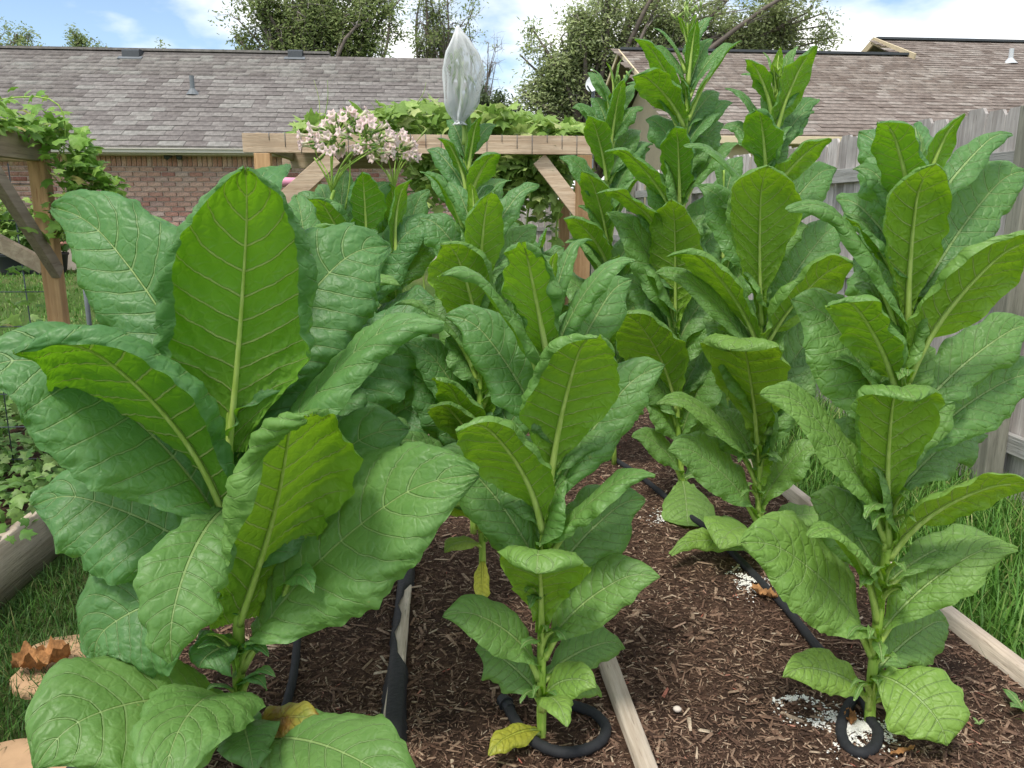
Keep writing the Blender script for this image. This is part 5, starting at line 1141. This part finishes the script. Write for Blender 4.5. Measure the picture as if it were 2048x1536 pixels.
# ------------------------------------------------------------------ brick house with grey roof
HY = 14.8
house = thing('brick_house', (-3.0, HY, 0), 'red brick house with grey shingle roof across the back left', 'house')
eL, eR = -14.0, at(935, 300, Y=HY)[0]; ez = at(340, 297, Y=HY - 0.35)[2]
mb = MB(); mb.box(((eL + eR - 0.4) / 2, HY + 3.0, (ez + 0.1) / 2), (eR - 0.4 - eL, 6.0, ez + 0.1)); mb.build('wall', M['mortar'], house)
# bricks: single ones where they show largest, the rest of what can be seen as one part
def brick_me(w, h, d=0.03):
    x, y, z = w / 2, d / 2, h / 2; c = 0.004
    V = [(-x, y, -z), (x, y, -z), (x, y, z), (-x, y, z), (-x + c, -y, -z + c), (x - c, -y, -z + c), (x - c, -y, z - c), (-x + c, -y, z - c)]
    me = bpy.data.meshes.new('brick'); me.from_pydata(V, [], [(4, 5, 6, 7), (0, 1, 5, 4), (1, 2, 6, 5), (2, 3, 7, 6), (3, 0, 4, 7)]); me.update(); me.materials.append(M['brick']); return me
BW, BH, BP, BR = 0.225, 0.073, 0.240, 0.0865
bm, bs = brick_me(BW, BH), brick_me(0.073, 0.215)
xw0, xw1 = at(-40, 400, Y=HY)[0], at(960, 400, Y=HY)[0]
pieces = []; zt = ez - 0.05
x = xw0
while x < xw1: pieces.append((x, zt - 0.125, True)); x += 0.0865
row = 0; z = zt - 0.125 - 0.108 - 0.010 - BH / 2
while z > 0.75:
    x = xw0 + (BP / 2 if row % 2 else 0)
    while x < xw1: pieces.append((x, z, False)); x += BP
    z -= BR; row += 1
def vis(p):
    px, py = proj((p[0], HY, p[1])); return -(abs(px - 335) * 0.6 + max(0, py - 420) * 1.0)
pieces.sort(key=vis, reverse=True); rr = np.random.default_rng(9)
for (x, z, sol) in pieces[:300]:
    o = link('brick', bs if sol else bm, house, (x + 3.0, -0.012 + rr.normal(0, 0.002), z))
Vb, Fb, Rb = [], [], []; k = 0
for (x, z, sol) in pieces[300:]:
    me = bs if sol else bm; co = np.array([v.co for v in me.vertices]) + np.array([x, HY - 0.012 + rr.normal(0, 0.002), z]); Vb.append(co); Fb.append(np.array([p.vertices[:] for p in me.polygons]) + k); Rb.append(np.full(8, rr.random())); k += 8
tag(obj('bricks', np.concatenate(Vb), np.concatenate(Fb), M['brick'], house, False, {'rnd': np.concatenate(Rb)}), kind='stuff')
# roof
SL = 0.50; ry0 = HY - 0.45; rz0 = ez + 0.02
D = ray(440, 103); t_ = (rz0 - SL * ry0 - CAM[2]) / (D[2] - SL * D[1]); ridge = CAM + D * t_; ry1, rz1 = ridge[1], ridge[2]
xs_ridge = at(660, 108, Y=ry1)[0]; xr_ridge = at(893, 118, Y=ry1)[0]
ang = math.atan(SL); ca_, sa_ = math.cos(ang), math.sin(ang); slen = (ry1 - ry0) / ca_
def roofpt(x, s, lift=0.0): return (x, ry0 + s * ca_ - lift * sa_, rz0 + s * sa_ + lift * ca_)
def roof_deck(name, parent, x0, x1a, x1b, s1, pt, mat, thick=0.1, backpt=None):
    V = [pt(x0, 0), pt(x1a, 0), pt(x1b, s1), pt(x0, s1)] + [pt(x0, 0, -thick), pt(x1a, 0, -thick), pt(x1b, s1, -thick), pt(x0, s1, -thick)]
    yb = V[2][1] + (V[2][1] - V[1][1]); V += [(x0, yb, V[0][2]), (x1a, yb, V[0][2])]
    return obj(name, np.array(V), [np.array([(0, 1, 2, 3), (7, 6, 5, 4), (0, 4, 5, 1), (3, 2, 9, 8), (1, 5, 6, 2), (0, 3, 7, 4)])], mat, parent)
roof = roof_deck('roof', house, eL, eR, xr_ridge, slen - 0.30, roofpt, M['shingle'])
def shingles(parent, pt, x0f, x1f, s_max, exp, wbase, mat, seed, nsingle=300, ang=0.0, keep=None):
    rr = np.random.default_rng(seed); me_s = []
    for q in range(6):
        w = wbase * (0.75 + 0.1 * q); t = 0.010 + 0.004 * (q % 3); l = exp * 1.25
        V = [(0, 0, t), (w - 0.006, 0, t), (w - 0.006, l, 0.001), (0, l, 0.001), (0, 0, 0), (w - 0.006, 0, 0)]
        V = [(a, b * math.cos(ang) - c * math.sin(ang), b * math.sin(ang) + c * math.cos(ang)) for a, b, c in V]
        me = bpy.data.meshes.new('shingle'); me.from_pydata(V, [], [(0, 1, 2, 3), (4, 5, 1, 0), (4, 0, 3), (1, 5, 2)]); me.update(); me.materials.append(mat); me_s.append((me, w, np.array(V)))
    n1 = 0; Vb, Fq, Ft, Rb = [], [], [], []; k = 0; s = 0.0
    while s < s_max:
        x = x0f(s) - rr.uniform(0, wbase)
        while x < x1f(s):
            me, w, V = me_s[rr.integers(6)]; p = np.array(pt(x, s, 0.004 + rr.uniform(0, 0.003)))
            px, py = proj(p + np.array([w / 2, 0, 0]))
            if -40 < px < 2090 and py > -20:
                if n1 < nsingle and (keep is None or keep(px)):
                    link('shingle', me, parent, tuple(p - ORG[parent.name])); n1 += 1
                else:
                    Vb.append(V + p); Fq.append(np.array([(0, 1, 2, 3), (4, 5, 1, 0)]) + k); Ft.append(np.array([(4, 0, 3), (1, 5, 2)]) + k); Rb.append(np.full(6, rr.random())); k += 6
            x += w
        s += exp
    if Vb: tag(obj('shingles', np.concatenate(Vb), [np.concatenate(Fq), np.concatenate(Ft)], mat, parent, False, {'rnd': np.concatenate(Rb)}), kind='stuff')
shingles(roof, roofpt, lambda s: at(-60, 200, Y=ry0 + s * ca_)[0], lambda s: eR + (xr_ridge - eR) * s / slen - (0.0), slen - 0.33, 0.235, 0.36, M['shingle'], 31, 300, ang, lambda px: 150 < px < 900)
# ridge cap rises a little over the left part
mb = MB(); mb.box(((eL + xs_ridge) / 2, ry1 - 0.05, rz1 - 0.02), (xs_ridge - eL, 0.32, 0.05)); mb.build('ridge_cap', M['shingle'], roof)
V = [roofpt(eL, slen - 0.34, 0.02), roofpt(xs_ridge, slen - 0.34, 0.02), roofpt(xs_ridge, slen, 0.02), roofpt(eL, slen, 0.02)]; Vb2 = [(a, b + 0.05, c - 0.25) for a, b, c in V]
obj('ridge_course', np.array(V + Vb2), np.array([(0, 1, 2, 3), (1, 5, 6, 2), (4, 5, 1, 0), (3, 2, 6, 7)]), M['shingle'], roof)
mb = MB()
for prof in ((0.0, 0.0, 0.11, 0.035),): mb.box(((eL + eR) / 2, ry0 - 0.03, rz0 - 0.075), (eR - eL, 0.09, 0.055)); 
mb.build('gutter', M['gutter'], house, False, 0.006)
mb = MB(); mb.box(((eL + eR) / 2, ry0 - 0.055, rz0 - 0.038), (eR - eL, 0.09, 0.018)); mb.build('gutter_lip', M['gutter'], house, False, 0.004)
mb = MB(); mb.box(((eL + eR) / 2, ry0 + 0.24, rz0 - 0.115), (eR - eL, 0.44, 0.02)); mb.build('soffit', M['gutter'], house)
def on_roof(px, py):
    D = ray(px, py); t = (rz0 - SL * ry0 - CAM[2]) / (D[2] - SL * D[1]); return CAM + D * t
for px, py, w in ((261, 117, 0.36), (590, 118, 0.31)):
    p = on_roof(px, py); v = MB(); x, h = w / 2, 0.17
    V = [(-x, 0, 0.0), (x, 0, 0.0), (x, 0.02, h), (-x, 0.02, h), (-x, 0.20, h + 0.05), (x, 0.20, h + 0.05), (x, 0.42, 0.2), (-x, 0.42, 0.2), (-x, 0.08, h + 0.04), (x, 0.08, h + 0.04)]
    v.add(np.array(V) + p, [(0, 1, 2, 3), (3, 2, 9, 8), (8, 9, 5, 4), (4, 5, 6, 7), (1, 6, 5, 9, 2), (0, 3, 8, 4, 7)]); vo = v.build('roof_vent', M['vent_dark'], roof)
    mb = MB(); mb.box(p + np.array([0, -0.03, 0.015]), (w + 0.14, 0.16, 0.012), np.array([[1, 0, 0], [0, ca_, -sa_], [0, sa_, ca_]])); mb.build('flashing', M['metal_grey'], vo)
p = on_roof(386, 188); mb = MB(); mb.tube([p, p + np.array([0, 0, 0.34])], 0.045, 12); vp = mb.build('vent_pipe', M['metal_grey'], roof, False)
mb = MB(); mb.tube([p + np.array([0, 0, -0.02]), p + np.array([0, 0, 0.05]), p + np.array([0, 0, 0.10])], [0.14, 0.085, 0.05], 12); mb.build('pipe_boot', M['metal_grey'], vp)
# fittings on the wall
p = at(350, 311, Y=HY - 0.1); mb = MB(); mb.box(p + np.array([0, 0, 0.02]), (0.08, 0.1, 0.06)); fl = mb.build('floodlight', M['vent_dark'], house, False, 0.01)
for s in (-1, 1): mb = MB(); mb.tube([p + np.array([s * 0.05, -0.02, 0]), p + np.array([s * 0.09, -0.08, -0.02]), p + np.array([s * 0.11, -0.13, -0.03])], [0.025, 0.045, 0.055], 10); mb.build('lamp_head', M['vent_dark'], fl, True)
p = at(376, 456, Y=HY - 0.06); mb = MB(); mb.box(p, (0.17, 0.11, 0.25)); eb = mb.build('meter_box', M['metal_grey'], house, False, 0.008)
mb = MB(); mb.box(p + np.array([0, -0.06, 0.0]), (0.13, 0.015, 0.20)); mb.build('cover', M['white_plastic'], eb, False, 0.004)
mb = MB(); mb.tube([p + np.array([0.02, 0, -0.12]), p + np.array([0.02, 0, -1.2])], 0.022, 8); mb.build('conduit', M['metal_grey'], eb, True)
p = at(290, 450, Y=HY - 0.08); mb = MB(); a = np.linspace(0.2, math.pi - 0.2, 10); mb.tube([p + np.array([0.16 * math.cos(t), -0.05, 0.08 - 0.13 * math.sin(t)]) for t in a], 0.022, 8); mb.build('hose_hanger', M['flag'], house, True)
mb = MB(); p = at(572, 366, Y=9.0); mb.tube([p + np.array([-0.2, 0, 0]), p + np.array([0, 0.0, 0.012]), p + np.array([0.35, 0.05, 0])], 0.05, 12); tag(mb.build('pool_noodle', M['pink'], None, True), 'pink foam tube showing behind the pergola brace', 'foam tube')
mb = MB(); p = at(150, 405, Y=5.0); mb.tube([(p[0], 5.0, 0), (p[0], 5.0, p[2] + 0.03)], 0.014, 10); tag(mb.build('garden_stake', M['metal_grey'], None, True), 'grey plastic stake top behind the left trellis post', 'stake')

# ------------------------------------------------------------------ neighbour's house on the right
NY0, NZ0, NS = 12.6, 2.55, 0.43
nh = thing('neighbour_house', (5.0, NY0, 0), 'neighbouring house with brown shingle roof behind the fence', 'house')
nang = math.atan(NS); nc, ns_ = math.cos(nang), math.sin(nang)
def npt(x, s, lift=0.0): return (x, NY0 + s * nc - lift * ns_, NZ0 + s * ns_ + lift * nc)
def on_n(px, py):
    D = ray(px, py); t = (NZ0 - NS * NY0 - CAM[2]) / (D[2] - NS * D[1]); return CAM + D * t
r1 = on_n(1500, 106); r2 = on_n(1900, 83); s1 = (r1[1] - NY0) / nc; s2 = (r2[1] - NY0) / nc
nxL = on_n(1243, 106)[0]; nxM = on_n(1790, 100)[0]; nxR = 16.0
ro = roof_deck('roof', nh, nxL, nxM + 0.02, nxM + 0.02, s1, npt, M['shingle_b'], 0.12)
ro2 = roof_deck('roof', nh, nxM, nxR, nxR, s2, npt, M['shingle_b'], 0.12)
shingles(ro, npt, lambda s: nxL, lambda s: nxM, s1 - 0.1, 0.20, 0.30, M['shingle_b'], 41, 300, nang, lambda px: px > 1280)
shingles(ro2, npt, lambda s: nxM, lambda s: nxR, s2 - 0.1, 0.20, 0.30, M['shingle_b'], 42, 300, nang)
mb = MB(); mb.box(((nxL + nxM) / 2, r1[1], r1[2] + 0.02), (nxM - nxL, 0.30, 0.05)); mb.build('ridge_cap', M['vent_dark'], ro)
mb = MB(); mb.box(((nxM + nxR) / 2, r2[1], r2[2] + 0.02), (nxR - nxM, 0.30, 0.05)); mb.build('ridge_cap', M['vent_dark'], ro2)
wx = nxL + 0.75; V = [(wx, NY0 + 0.4, 0), (wx, r1[1], 0), (wx, 2 * r1[1] - NY0 - 0.4, 0), (wx, 2 * r1[1] - NY0 - 0.4, NZ0 + 0.05), (wx, r1[1], r1[2] - 0.18), (wx, NY0 + 0.4, NZ0 + 0.05)]
V2 = [(a + 0.15, b, c) for a, b, c in V]; mb = MB(); mb.add(V + V2, [(0, 1, 4, 5), (1, 2, 3, 4), (6, 11, 10, 7), (7, 10, 9, 8), (0, 5, 11, 6), (2, 8, 9, 3)]); mb.build('gable_wall', M['cream'], nh)
mb = MB(); mb.bar(np.array(npt(nxL - 0.02, -0.05, -0.02)), np.array(npt(nxL - 0.02, s1, -0.02)), 0.03, 0.09); mb.build('barge_board', M['cream'], nh)
mb = MB(); mb.bar(np.array((nxL - 0.02, r1[1], r1[2] - 0.05)), np.array((nxL - 0.02, 2 * r1[1] - NY0, NZ0)), 0.03, 0.09); mb.build('barge_board', M['cream'], nh)
mb = MB(); mb.bar(np.array(npt(nxM - 0.03, s1 - 0.35, 0.05)), np.array(npt(nxM - 0.03, s2, -0.02)), 0.04, 0.16); mb.build('barge_board', M['cream'], nh)
mb = MB(); mb.bar(np.array((nxM - 0.03, r2[1], r2[2] - 0.05)), np.array((nxM - 0.03, r2[1] + 1.6, r2[2] - 0.75)), 0.04, 0.16); mb.build('barge_board', M['cream'], nh)
mb = MB(); mb.box(((wx + nxR) / 2, NY0 + 0.45, NZ0 / 2), (nxR - wx, 0.2, NZ0)); mb.build('wall', M['cream'], nh)
mb = MB(); mb.box(((nxL + nxR) / 2, NY0 - 0.03, NZ0 - 0.07), (nxR - nxL, 0.08, 0.12)); mb.build('gutter', M['cream'], nh, False, 0.01)
p = on_n(2020, 126); mb = MB(); mb.tube([p, p + np.array([0, 0, 0.30])], 0.05, 12); vp = mb.build('vent_pipe', M['white_plastic'], nh)
mb = MB(); mb.tube([p + np.array([0, 0, -0.02]), p + np.array([0, 0, 0.05]), p + np.array([0, 0, 0.10])], [0.16, 0.09, 0.055], 12); mb.build('pipe_boot', M['white_plastic'], vp)
# small gable rising behind the ridge
p = at(1500, 106, Y=r1[1] + 1.2); q = at(1600, 106, Y=r1[1] + 1.2); z = p[2] - 0.3
mb = MB(); hh = at(1500, 99, Y=r1[1] + 1.2)[2]; mb.add([(p[0] - 0.2, p[1], z), (q[0], p[1], z), (q[0], p[1] + 0.6, hh), (p[0], p[1] + 0.6, hh), (p[0] - 0.2, p[1] + 1.2, z), (q[0], p[1] + 1.2, z)], [(0, 1, 2, 3), (3, 2, 5, 4), (0, 3, 4), (1, 5, 2)]); mb.build('rear_roof', M['shingle_b'], nh)
# satellite dish
p = at(1188, 168, Y=11.5); dish = thing('satellite_dish', (p[0], 11.5, 0), 'pale grey satellite dish on a pole behind the smaller tall tobacco', 'satellite dish')
V = []; n = 24
nd = np.array([-0.5, -0.75, 0.35]); nd /= np.linalg.norm(nd); ax = np.cross(nd, UP); ax /= np.linalg.norm(ax); ay = np.cross(ax, nd)
for q, dz in ((0.02, 0.0), (0.05, 0.005), (0.09, 0.014), (0.13, 0.03)):
    for j in range(n): t = 2 * math.pi * j / n; V.append(p + ax * q * math.cos(t) * 0.9 + ay * q * math.sin(t) + nd * dz)
F = np.array([(i * n + j, i * n + (j + 1) % n, (i + 1) * n + (j + 1) % n, (i + 1) * n + j) for i in range(3) for j in range(n)])
obj('reflector', np.array(V), F, M['white_plastic'], dish, True)
mb = MB(); mb.tube([(p[0], 11.55, 0), (p[0], 11.55, p[2] - 0.02)], 0.025, 10); mb.build('pole', M['metal_grey'], dish, True)
mb = MB(); mb.tube([p - ay * 0.15 + nd * 0.04, p - ay * 0.14 + nd * 0.2], 0.012, 8); mb.build('feed_arm', M['metal_grey'], dish, True)

# ------------------------------------------------------------------ trees
def tree(label, x, D, crown, trunk_h, seed, mat, nleaf, lsize, nlimb=9, twigs=3, trunk_r=0.18, lean=0.0, droop=0.0, dens=0.5, bare=0.0, sub=8):
    """crown: list of ellipsoids in pixels (cx, cy, rx, ry) at distance D, with its leaves in clumps at the ends of real twigs"""
    rr = np.random.default_rng(seed); b = at(x, 420, Y=D); b[2] = 0; k = D / FPX * 1.03
    root = thing('tree', tuple(b), label, 'tree', 'trees behind the houses')
    top = b + np.array([lean, 0, trunk_h]); mb = MB()
    tp = smooth_path([b, b + np.array([lean * 0.2 + rr.normal(0, 0.1), 0, trunk_h * 0.5]), top], 12); mb.tube(tp, np.linspace(trunk_r, trunk_r * 0.7, 12), 10)
    tw = MB(); LP = []
    for (cx, cy, rx, ry, wgt) in crown:
        c = at(cx, cy, Y=D); rx *= k; ry *= k; nl = max(2, int(nlimb * wgt))
        for i in range(nl):
            th = rr.uniform(0, 2 * math.pi); v = rr.normal(0, 1, 3); v /= np.linalg.norm(v); v *= rr.uniform(0.35, 0.85); e = c + v * np.array([rx, rx * 0.8, ry])
            s = top if rr.random() < 0.7 else tp[rr.integers(7, 12)]
            m1 = s + (e - s) * 0.5 + np.array([0, 0, 0.12 * np.linalg.norm(e - s)]) + rr.normal(0, 0.06 * np.linalg.norm(e - s), 3)
            lp = smooth_path([s, m1, e], 10); mb.tube(lp, np.linspace(trunk_r * 0.5, trunk_r * 0.10, 10), 6)
            for q in range(sub):
                s2 = lp[rr.integers(4, 10)]; v = rr.normal(0, 1, 3); v /= np.linalg.norm(v); v[2] += 0.15; ln = rr.uniform(0.25, 0.6) * min(rx, ry * 1.3); e2 = s2 + v * ln
                d2 = (e2 - c) / np.array([rx, rx * 0.8, ry]); f = np.linalg.norm(d2)
                if f > 1.05: e2 = c + d2 / f * np.array([rx, rx * 0.8, ry]) * rr.uniform(0.9, 1.05)
                m2 = (s2 + e2) / 2 + rr.normal(0, 0.08 * ln, 3); e2 = e2 - np.array([0, 0, droop * ln]); p2 = smooth_path([s2, m2, e2], 6); tw.tube(p2, np.linspace(trunk_r * 0.13, trunk_r * 0.03, 6), 4)
                for w in range(twigs):
                    s3 = p2[rr.integers(2, 6)]; e3 = s3 + rr.normal(0, 0.22 * ln + 0.1, 3) - np.array([0, 0, droop * 0.5 * ln]); tw.tube([s3, (s3 + e3) / 2 + rr.normal(0, 0.02, 3), e3], [trunk_r * 0.05, trunk_r * 0.035, trunk_r * 0.015], 3, False)
                    if rr.random() > bare: LP.append((s3, e3))
    mb.build('trunk', M['bark'], root, True); tag(tw.build('twigs', M['twig'], root, True), kind='stuff')
    if LP:
        A = np.array([a for a, b_ in LP]); B = np.array([b_ for a, b_ in LP]); i = rr.integers(0, len(A), nleaf); t = rr.uniform(0.1, 1.1, (nleaf, 1)); P = A[i] + (B[i] - A[i]) * t + rr.normal(0, dens * lsize, (nleaf, 3))
        V, F, rn = leaf_cloud(P, lsize, seed, 'diamond'); tag(obj('crown', V, F, M[mat], root, True, {'rnd': rn}), kind='stuff')
tree('dense green tree rising behind the grey roof', 620, 27, [(520, 70, 75, 60, 0.6), (600, 40, 80, 75, 0.8), (700, 60, 70, 60, 0.7), (740, 10, 70, 70, 0.7), (650, -50, 130, 70, 0.9), (520, -30, 70, 60, 0.5), (465, 88, 40, 28, 0.3)], 3.0, 201, 'tree_a', 34000, 0.15, 11, 4, 0.20, dens=1.0, bare=0.2)
tree('sparse tree with bare twigs right of the dense tree', 875, 29, [(860, 60, 55, 60, 0.8), (900, 20, 60, 60, 0.7), (850, -30, 60, 50, 0.5)], 3.6, 202, 'tree_a', 5200, 0.13, 10, 4, 0.14, dens=0.9, bare=0.4)
tree('bare twiggy tree behind the net bag', 965, 31, [(965, 110, 50, 65, 1.0)], 3.0, 203, 'tree_b', 160, 0.14, 12, 5, 0.10, dens=0.5, bare=0.9)
tree('large olive green tree leaning over the middle of the skyline', 1205, 21, [(1075, 110, 50, 60, 0.5), (1130, 55, 75, 55, 0.6), (1120, 160, 55, 50, 0.4), (1220, 20, 90, 60, 0.7), (1240, 100, 60, 40, 0.4), (1330, 60, 90, 50, 0.7), (1440, 30, 90, 55, 0.7), (1540, 55, 80, 42, 0.6), (1630, 45, 70, 45, 0.6), (1600, -10, 90, 40, 0.5), (1350, -50, 200, 60, 0.8), (1060, 190, 40, 40, 0.3)], 3.0, 204, 'tree_b', 46000, 0.13, 10, 4, 0.17, lean=-0.5, droop=0.4, dens=1.1, bare=0.22)
tree('treetop showing over the roof at the far left corner', 30, 34, [(35, 80, 42, 40, 1.0), (75, 100, 35, 22, 0.5)], 3.5, 205, 'tree_a', 6000, 0.15, 9, 3, 0.15, dens=0.8)
tree('small treetop over the roof right of the far left one', 165, 34, [(148, 80, 20, 30, 0.6), (190, 90, 35, 25, 0.8)], 3.5, 206, 'tree_a', 4200, 0.15, 8, 3, 0.13, dens=0.8)
tree('few leafy sprigs just over the roof ridge', 335, 30, [(330, 98, 28, 16, 0.7)], 3.5, 207, 'tree_a', 700, 0.15, 7, 2, 0.08, dens=0.6)
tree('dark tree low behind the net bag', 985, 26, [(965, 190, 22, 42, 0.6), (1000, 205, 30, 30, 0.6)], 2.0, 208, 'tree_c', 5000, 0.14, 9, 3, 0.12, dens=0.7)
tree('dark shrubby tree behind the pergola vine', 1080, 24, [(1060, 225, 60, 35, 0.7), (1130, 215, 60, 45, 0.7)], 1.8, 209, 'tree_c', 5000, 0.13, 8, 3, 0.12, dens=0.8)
